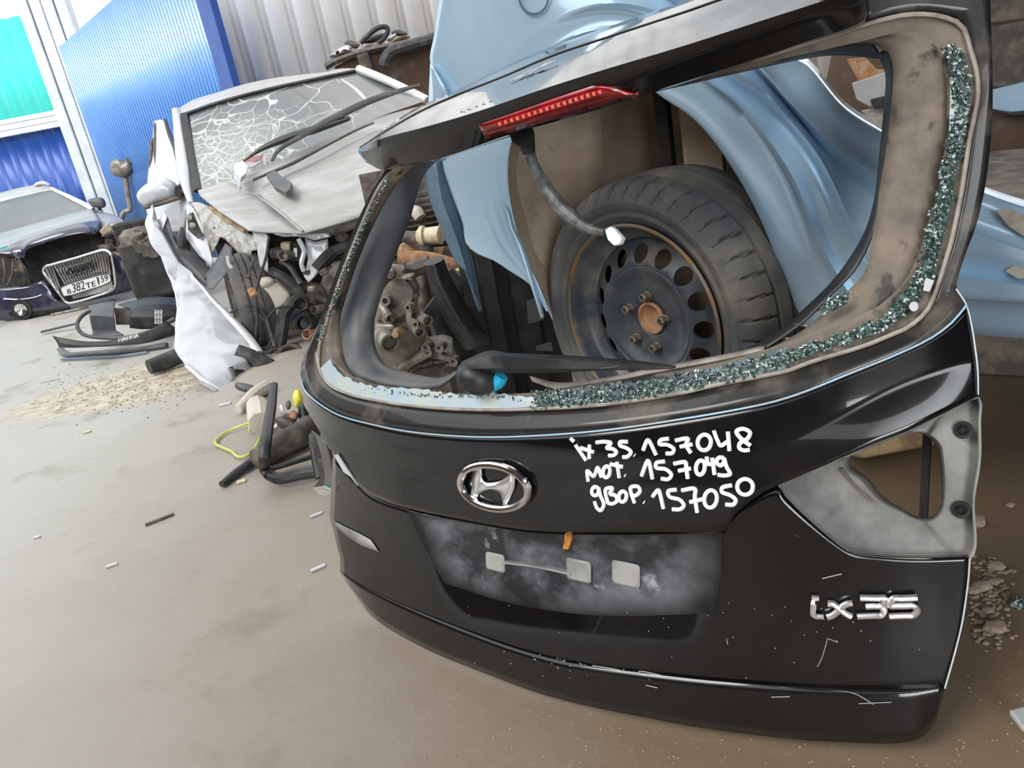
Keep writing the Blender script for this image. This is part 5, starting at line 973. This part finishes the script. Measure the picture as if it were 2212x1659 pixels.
obj('engine_lump', MB().box(bs(*c2(1120,520), -.35), (.30, .2, .24), bev=.2), M['aludark'], dw)
obj('inner_frame', MB().box(bs(*c2(1190,680), -.5)*V(1, 1, 0)+V(0, 0, .33), (.36, .2, .66)), M['darkgap'], dw)
for a, b in ((1080,500),(1130,530),(1180,540)): obj('canister', MB().lathe([(.0001, .05), (.05, .05), (.055, .04), (.055, -.08), (.0001, -.08)], bs(*c2(a, b), -.2), (0, -.3, 1), 16), M['grime'], dw)

# ------------------------------------------------------------------ things seen through and beside the tailgate
EF = Frame((0, 2.55, 0), (-.25, -1, .1)); c7 = lambda x, y: (780+x/3.77, 420+y/3.77)
eng = thing('engine', EF(885, 830)*V(1, 1, 0), 'grimy aluminium car engine with pipe stubs, seen through the tailgate opening', 'engine')
def Ep(name, pts, w, d, m='alu', **k): return obj(name, puff(EF, [c7(*q) for q in pts], w, d, 5), M[m], eng, auto=50, **k)
Ep('block', ((60,620),(250,560),(430,640),(460,800),(480,1000),(560,1200),(520,1450),(250,1480),(40,1300),(40,900)), -.12, .085, 'alu')
Ep('cam_cover', ((190,830),(250,760),(380,680),(430,670),(480,760),(440,830),(300,880),(200,900)), -.06, .05)
obj('cover_cap', MB().lathe([(.05, -.02), (.05, .01), (.042, .012), (.0001, .012)], EF(*c7(315,800), .0), EF.N, 28), M['aludark'], eng)
Ep('cam_cover', ((110,620),(200,560),(270,620),(250,700),(130,760),(90,720)), -.07, .05)
Ep('casting_rib', ((180,790),(360,650),(440,640),(440,665),(370,690),(190,815)), -.01, .02)
Ep('flange', ((130,1000),(400,840),(470,790),(480,820),(410,880),(150,1030)), -.02, .03)
Ep('bracket', ((380,880),(420,870),(420,950),(390,1000),(410,1060),(470,1030),(480,1060),(400,1110),(370,1060),(360,960)), .01, .02)
for a, b, r_ in ((400,910,.012),(462,1045,.012),(220,855,.018),(240,1000,.02)): obj('boss', MB().lathe([(r_, -.03), (r_, .03), (r_*.55, .03), (r_*.5, .0), (.0001, 0)], EF(*c7(a, b), .02), EF.N, 16), M['alu'], eng)
for k in range(9): obj('cooling_fin', MB().tube([EF(*c7(255+k*11, 935-k*5), .02), EF(*c7(272+k*11, 1020-k*6), .02)], .0022, 5), M['alu'], eng)
Ep('water_rail', ((120,1060),(250,1040),(400,1030),(430,1080),(300,1120),(130,1130)), -.03, .04)
for (a, b), (c_, d_), r_ in (((190,1150),(238,1215),.034), ((420,1070),(478,1128),.017), ((470,1000),(545,1030),.018), ((150,880),(240,1010),.016), ((215,640),(265,655),.016)):
    p0 = EF(*c7(a, b), -.02); p1 = EF(*c7(c_, d_), .06); ax = unit(p1-p0); L_ = np.linalg.norm(p1-p0)
    obj('pipe_stub', MB().lathe([(r_*1.15, 0), (r_*1.15, L_*.3), (r_, L_*.35), (r_, L_), (r_*.8, L_), (r_*.78, L_*.6), (.0001, L_*.6)], p0, ax, 24), M['alu'], eng)
obj('sensor', MB().lathe([(.022, -.02), (.022, .0), (.014, .01), (.014, .03), (.0001, .03)], EF(*c7(300,1125), .03), EF.N, 6), M['wood'], eng)
obj('sensor_wire', MB().tube([EF(*c7(a, b), .02) for a, b in ((240,1000),(270,1060),(300,1100))], .006, 6), M['grime'], eng)
Ep('gearbox_case', ((200,1200),(400,1130),(560,1160),(610,1260),(520,1330),(300,1400),(210,1300)), -.10, .04, 'mud')
Ep('gearbox_flange', ((310,1390),(520,1240),(560,1220),(620,1260),(760,1310),(810,1350),(800,1390),(700,1340),(600,1290),(520,1300),(350,1440),(300,1420)), -.02, .03, 'aludark')
for a, b in ((545,1235),(655,1240),(768,1350),(560,1275)): obj('boss', MB().lathe([(.016, -.02), (.016, .03), (.008, .03), (.0001, .02)], EF(*c7(a, b), .0), EF.N, 14), M['aludark'], eng)
Ep('bell_housing', ((330,1470),(480,1350),(600,1310),(740,1370),(800,1430),(640,1500),(450,1560),(330,1540)), -.10, .03, 'aludark')
for k, (a, b) in enumerate(((400,1440),(500,1400),(600,1370),(690,1390))): obj('casting_rib', MB().tube([EF(*c7(a, b), -.02), EF(*c7(a+90, b-60+20*k), -.02)], .008, 6), M['aludark'], eng)
rg = random.Random(21)
for k in range(9):
    a, b = rg.uniform(110, 470), rg.uniform(580, 1180); a = max(a, 330-(b-450)*.28)
    q = EF(*c7(a, b), rg.uniform(-.03, .03)); s_ = rg.uniform(.012, .03)
    obj('bolt' if k % 2 else 'casting_lug', MB().lathe([(s_*.7, -.03), (s_*.7, .004), (s_*.4, .006), (.0001, .006)], q, unit(EF.N+V(rg.uniform(-.5, .5), 0, rg.uniform(-.5, .5))), 6 if k % 2 else 14), M[rg.choice(['alu','aludark','grime'])], eng, auto=30)
obj('engine_feet', MB().box(EF(*c7(300,1480), -.2)*V(1, 1, 0)+V(0, 0, .12), (.45, .35, .24)), M['aludark'], eng)
# black ducting beside the engine
K = Frame((0, 2.75, 0), (-.1, -1, 0))
obj('air_duct', MB().tube([K(*c7(*q), w_) for *q, w_ in ((590,540,.14),(640,700,.14),(740,900,.14),(850,1080,.14),(930,1190,.14))], [.07, .08, .085, .09, .09], 16, flat=.5), M['blkplast'], label='thick black plastic air duct curving down right of the engine', cat='air duct', auto=60)
obj('strut_arm', MB().tube([K(*c7(*q), .02) for q in ((560,560),(470,590),(400,620))], .03, 8), M['grime'], eng) 
T_('hose', K, [(*c7(690,640), -.1), (*c7(800,760), -.1), (*c7(900,880), -.12), (*c7(960,960), -.15)], .035, 'hosey', 'ribbed black hose lying behind the black air duct', 'hose')
T_('hose', K, [(*c7(560,880), -.42), (*c7(640,950), -.42), (*c7(700,1080), -.42), (*c7(750,1230), -.42), (*c7(820,1300), -.42), (*c7(850,1500), -.42)], .07, 'blkplast', 'fat black hose in the shadow right of the engine', 'hose')
# big black plastic panel
bp_ = thing('bumper_cover', K(1110, 760)*V(1, 1, 0)+V(.1, .1, 0), 'large black plastic panel standing left of the steel wheel', 'plastic panel')
for k, (x, wd, w_) in enumerate(((1044,.10,-.02),(1070,.06,.03),(1100,.11,-.03),(1140,.09,-.02),(1180,.12,-.04))):
    c_ = K(x, 690, w_); c_[2] = .34; obj('panel_rib' if k else 'panel_edge', MB().box(c_, (wd, .03, .68), bev=.2), M['blkplast'], bp_)
obj('panel_seam', MB().tube([K(1047, 545, .03), K(1052, 650, .03), K(1066, 760, .03)], .0022, 5), M['alu'], bp_)
obj('panel_patch', slab(K, [(1137,652),(1170,640),(1175,690),(1141,700)], .04, .006), M['trim'], bp_, shade=False)
obj('panel_patch', slab(K, [(1158,748),(1190,740),(1195,758),(1158,758)], .04, .006), M['trim'], bp_, shade=False)
# radiator and boxes further back
RF = Frame((0, 4.05, 0), (0, -1, .1)); c_ = RF(925, 465)
rd = thing('radiator', V(c_[0], c_[1], 0), 'finned dark radiator standing behind the engine, top left of the gap', 'radiator')
obj('core', MB().box(c_+V(0, .06, -.12), (.62, .05, .75), Y=RF.N), M['grime'], rd)
for k in range(16): obj('fin', MB().box(c_+V(0, -.0, .12-.032*k), (.58, .03, .006), Y=RF.N), M['aludark'], rd)
RB = Frame((0, 3.6, 0), (0, -1, 0)); 
def Rb(name, pts, w, th, m, label, cat, **k): return obj(name, slab(RB, [c7(*q) for q in pts], w, th), M[m], label=label, cat=cat, shade=False, bev=.006, **k)
pp = thing('pipe_junction', RB(925, 640, .1)*V(1, 1, 0), 'cream plastic pipe coupling with dark pipes above the engine', 'pipe junction')
def Pj(name, pts, r, m, seg=12, **k): return obj(name, MB().tube([RB(*p) for p in pts], r, seg), M[m], pp, **k)
cpl = Pj('coupling', [(*c7(470,345), .1), (*c7(560,335), .12), (*c7(650,330), .14)], [.032, .037, .040], 'cream', 20, label='cream plastic coupling')
obj('collar', MB().tube([RB(*c7(490,343), .11), RB(*c7(520,340), .115)], .046, 18), M['cream'], cpl)
Pj('pipe', [(*c7(330,340), .05), (*c7(420,350), .08), (*c7(480,345), .1)], .028, 'grime')
Pj('pipe', [(*c7(510,405), .12), (*c7(600,405), .12), (*c7(800,385), .1)], .014, 'blkplast')
Pj('pipe', [(*c7(520,410), .12), (*c7(545,500), .12)], .030, 'trim')
Pj('pipe', [(*c7(370,380), .0), (*c7(410,440), .0), (*c7(470,490), .0)], .035, 'rust', label='short rusty elbow')
Pj('stand', [(*c7(490,400), -.05), (*c7(520,1200), -.05)], .03, 'grime')
Rb('timber_beam', ((620,290),(750,265),(830,330),(830,370),(640,350)), -.1, .2, 'wood', 'pale yellowish beam behind the cream coupling', 'beam')
Rb('timber_beam', ((590,430),(830,400),(860,470),(700,520),(600,490)), -.1, .2, 'wood', 'oil-stained yellow beam below the thin black pipe', 'beam')
Rb('timber_beam', ((290,450),(390,445),(385,495),(300,500)), .0, .15, 'wood', 'short yellow block left of the upright pipe', 'block')
Pj('rusty_pipe', [(*c7(300,520), .25), (*c7(520,520), .25), (*c7(700,560), .25), (*c7(930,640), .22)], .03, 'rust', label='rusty brown tube crossing behind the black air duct, upper one')
Pj('rusty_pipe', [(*c7(630,590), .05), (*c7(760,630), .05), (*c7(940,690), .0)], .11, 'brown', label='thick rusty brown tube below the thinner one')
T_('green_wire', RB, [(*c7(880,545), .36), (*c7(830,600), .36), (*c7(730,640), .36)], .009, 'lime', 'green-yellow wire drooping in front of the thick rusty tube', 'wire')
obj('mounting_fork', MB().tube([RF(*c7(430,110), .03), RF(*c7(460,150), .05), RF(*c7(485,190), .06)], [.02, .035, .03], 10), M['tank'], rd)
obj('rusty_drum', MB().box(RB(1000, 640, -.25)*V(1, 1, 0)+V(0, 0, .2), (.9, .2, .4)), M['darkgap'], label='low dark crate under the rusty tubes', cat='crate')
# debris pile in front of the silver car
c8 = lambda x, y: (440+x/4.88, 780+y/4.88)
def Gq(pts): return [(*c8(a, b), z) for a, b, z in pts]
fr = thing('metal_frame', gnd(630, 1040), 'black tubular metal frame lying on the ground left of the tailgate', 'frame')  # loose black metal frame of bent tube
obj('long_rail', MB().tube([gnd(*q) for q in Gq([(740,250,.22),(710,500,.20),(665,800,.17),(640,1000,.13),(640,1130,.05),(690,1200,.04)])], [.015, .019, .020, .019], 10, flat=.8), M['blkplast'], fr)
obj('long_rail', MB().tube([gnd(*q) for q in Gq([(690,1200,.035),(800,1240,.035),(1000,1200,.035),(1190,1170,.04)])], .019, 10), M['blkplast'], fr)
obj('cross_bar', MB().tube([gnd(*q) for q in Gq([(690,1140,.03),(900,1080,.03),(1160,1000,.05)])], .010, 8), M['blkplast'], fr)
obj('end_plate', MB().tube([gnd(*q) for q in Gq([(1150,770,.14),(1180,900,.12),(1210,1060,.08),(1240,1230,.04)])], [.014, .02, .022, .02], 8, flat=.6), M['blkplast'], fr)
obj('tag', MB().prism([gnd(*q) for q in Gq([(715,700,.13),(775,660,.13),(780,690,.13),(725,728,.13)])], V(0, -.004, .004)), M['paper'], fr, shade=False)
pc = T_('plug_block', GP, Gq([(565,470,.08),(588,560,.08),(600,660,.08)]), [.045, .05, .045], 'tank', 'cream electrical plug block with green-yellow wires', 'electrical plug', seg=10)
obj('lead', MB().tube([gnd(*q) for q in Gq([(545,580,.06),(520,500,.08),(490,400,.09)])], .006, 6), M['lime'], pc)
obj('lead', MB().tube([gnd(*q) for q in Gq([(550,625,.05),(400,680,.02),(250,740,.01),(140,820,.01),(125,870,.01),(220,920,.01),(290,950,.01),(370,1010,.01),(450,1000,.01),(520,940,.01),(570,860,.02),(600,760,.03),(560,700,.05)])], .0055, 6, n=80), M['lime'], pc)
obj('lead', MB().tube([gnd(*q) for q in Gq([(490,480,.02),(480,600,.02),(478,740,.02)])], .0045, 6), M['lime'], pc)
T_('bamboo_tube', GP, Gq([(360,505,.03),(440,435,.03),(550,340,.03),(670,268,.03)]), [.018, .030, .032], 'tank', 'olive-grey tube pointing away behind the plug block', 'tube')
T_('silencer_pipe', GP, Gq([(560,1040,.045),(700,960,.045),(850,860,.05),(1000,790,.05),(1120,700,.05)]), [.04, .045, .048, .05], 'grime', 'grey exhaust silencer lying under the black tubular frame', 'exhaust', seg=16)
T_('steel_rod', GP, Gq([(190,1300,.015),(330,1190,.015),(430,1120,.02),(520,1045,.02)]), [.012, .016, .018], 'hosey', 'dark rod poking out left from under the exhaust', 'rod')
obj('yellow_cap', puff(Frame(gnd(640, 900)+V(0, 0, 0), (0, -1, .3)), [c8(*q) for q in ((935,380),(960,310),(1000,300),(1040,360),(1050,430),(990,500),(960,480))], .0, .05), M['yellow'], label='bright yellow plastic cap tucked behind the tailgate corner', cat='cap', auto=60)
PF = Frame(gnd(640, 960)+V(0, .08, 0), (0, -1, .5))
for nm, lb, ct, m_, pts in (('metal_bracket', 'white-edged metal bracket inside the black tubular frame', 'bracket', 'white_c', ((790,470),(830,450),(850,530),(900,560),(860,580),(800,540))), ('lamp_unit', 'rusty orange part beside the yellow cap', 'car part', 'rust', ((890,570),(950,520),(1000,560),(980,620),(910,610))), ('casting', 'dark greasy casting above the exhaust', 'car part', 'grime', ((760,600),(860,580),(1000,640),(1040,700),(900,740),(780,680))), ('casting', 'small round grey part between bracket and yellow cap', 'car part', 'aludark', ((865,440),(895,412),(920,440),(915,500),(880,510))), ('black_canister', 'black canister against the tailgate corner', 'canister', 'blkplast', ((1000,480),(1060,440),(1120,600),(1110,720),(1020,660)))):
    obj(nm, puff(PF, [c8(*q) for q in pts], .0, .04), M[m_], label=lb, cat=ct, auto=60)
obj('plastic_sheet', puff(Frame(gnd(545, 850), (0, -1, .6)), [c8(*q) for q in ((330,230),(460,240),(600,290),(600,340),(450,330),(340,290))], .0, .02), M['trim'], label='flat grey scrap below the black bumper bar', cat='scrap', auto=60)
# chips and crumbs on the ground
def chip(x, y, L_, wd, ang, m, lb, name='paper_scrap', g=None, cat='scrap'):
    p_ = gnd(x, y, .004); a = radians(ang); obj(name, MB().box(p_, (L_, wd, .006), X=V(cos(a), sin(a), 0), Y=V(-sin(a), cos(a), 0)), M[m], label=lb, cat=cat, group=g, shade=False)
chip(683,1112,.038,.009,25,'white_c','white stick on the ground just left of the tailgate, upper of two', 'white_stick', 'white sticks', 'stick'); chip(687,1227,.040,.010,28,'white_c','white stick on the ground just left of the tailgate, lower of two', 'white_stick', 'white sticks', 'stick')
chip(241,1221,.032,.010,20,'white_c','white sliver alone on the pale concrete, lower left'); chip(486,873,.05,.025,10,'white_c','white scrap by the torn wing tip'); chip(188,933,.03,.02,0,'cream','round cream scrap on the concrete, mid left'); chip(108,822,.10,.012,12,'white_c','long pale sliver near the black heap')
chip(345,1122,.09,.012,28,'grime','dark twig-like sliver on the concrete', 'dark_sliver'); chip(80,1160,.02,.008,0,'white_c','tiny white flake at the far left of the floor'); chip(521,1040,.03,.022,15,'cream','cream pebble by the end of the dark rod')
rg = random.Random(31)
big = [(2108,1134,.022,'topmost of the mud lumps by the tailgate edge'), (2153,1228,.016,'angular mud lump right of the crumb trail'), (2122,1272,.018,'rounded mud lump in the middle of the crumbs'), (2150,1362,.020,'flat long mud lump at the foot of the crumbs'), (2182,1094,.009,'single small mud lump alone on the brown ground'), (2148,1260,.012,'pale mud lump beside the rounded one'), (2133,1322,.010,'small yellowish mud lump above the flat one'), (2100,1280,.014,'mud lump touching the tailgate edge')]
def rock(p_, r_, sd):
    g_ = random.Random(sd); rows = []
    for k in range(5):
        q = pi*k/4; rows.append([p_+V(r_*1.2*sin(q)*cos(a)*g_.uniform(.7, 1.1), r_*sin(q)*sin(a)*g_.uniform(.7, 1.1), r_*.6*cos(q)+r_*.4) for a in np.linspace(0, 2*pi, 9)[:-1]])
    return MB().grid(rows, cu=True)
for k, (x, y, r_, lb) in enumerate(big): obj('mud_lump', rock(gnd(x, y), r_, k), M['stone'], label=lb, cat='mud lump', group='mud lumps on the brown ground', shade=False)
mb = MB()
for k in range(260):
    t = rg.random(); x = 2095+rg.gauss(35, 26)+t*15; y = 1215+t*165+rg.gauss(0, 14); r_ = rg.uniform(.0015, .006)
    if x > 2092: r = rock(gnd(x, y), r_, k); mb.add(r.v, r.f)
for k in range(300):
    x, y = rg.uniform(900, 2212), rg.uniform(1450, 1659)
    if y > 1240+.22*x-90+40 or x > 2060: r = rock(gnd(x, y), rg.uniform(.0008, .0022), k); mb.add(r.v, r.f)
obj('crumbled_mud', mb, M['stone'], kind='stuff', label='crumbled dry mud scattered by the tailgate edge', cat='dirt', shade=False)
sand = MB(); rg = random.Random(8)
for k in range(420):
    t = rg.random(); x = 130+t*290+rg.gauss(0, 22); y = 850-t*20+rg.gauss(0, 26); r_ = rg.uniform(.002, .006); r = rock(gnd(x, y), r_, k); sand.add(r.v, r.f)
obj('sand_patch', sand, M['beige'], kind='stuff', label='spilled sandy grit in front of the black heap', cat='sand', shade=False)
obj('silver_scrap', MB().prism([gnd(x, y, .01) for x, y in ((2178,1545),(2215,1535),(2260,1560),(2240,1600),(2205,1580))], V(0, 0, .012)), M['silver'], label='silvery scrap at the bottom right corner', cat='scrap', shade=False, bev=.004)
obj('glass_clod', rock(gnd(2203, 1310), .018, 77), M['crumb'], label='clod of green glass crumbs at the right edge', cat='glass clod', shade=False)
# wrecks stacked behind on the right
HF = Frame((0, 3.9, 0), (-.5, -1, 0))
def Hs(name, pts, w, d, m, label, cat='scrap', **k): return obj(name, puff(HF, pts, w, d, 5), M[m], label=label, cat=cat, auto=50, **k)
st = thing('stacked_wreck', HF(2050, 600)*V(1, 1, 0), 'muddy brown wrecked car body behind the tailgate, upper right', 'wreck')
obj('body_shell', puff(HF, [(1800,330),(1810,60),(1900,-40),(2400,-60),(2400,560),(2100,520)], -.6, .3, 6), M['brown'], st, auto=50)
obj('shell_base', MB().box(HF(2100, 560, -.7)*V(1, 1, 0)+V(.1, .2, .3), (1.8, .8, .6)), M['mud'], st)
for pts, m_, w_ in (([(1828,128),(1870,124),(1895,150),(1918,150),(1925,170),(1856,178)], 'rust', -.05), ([(1840,180),(1930,150),(1935,215),(1880,232),(1850,215)], 'silverdust', -.02), ([(2138,195),(2260,165),(2270,245),(2200,246),(2140,236)], 'blue', .02), ([(2140,250),(2260,250),(2300,430),(2220,430),(2140,395)], 'brown', .0), ([(2138,60),(2230,40),(2290,170),(2140,190)], 'grime', .0), ([(2138,238),(2180,243),(2260,235),(2260,244),(2185,252)], 'ink', .04), ([(1945,-30),(2300,-60),(2300,30),(2140,50),(2138,10)], 'grime', .0), ([(1880,215),(1925,205),(1930,226),(1888,236)], 'ink', .0), ([(1860,240),(1935,225),(1935,330),(1895,290)], 'beige', -.05)):
    obj('torn_panel', slab(HF, pts, w_, .03), M[m_], st, shade=False, bev=.004)
for pts, m_, w_ in ():
    obj('torn_panel', puff(HF, pts, w_, .06, 4), M[m_], st, auto=50)
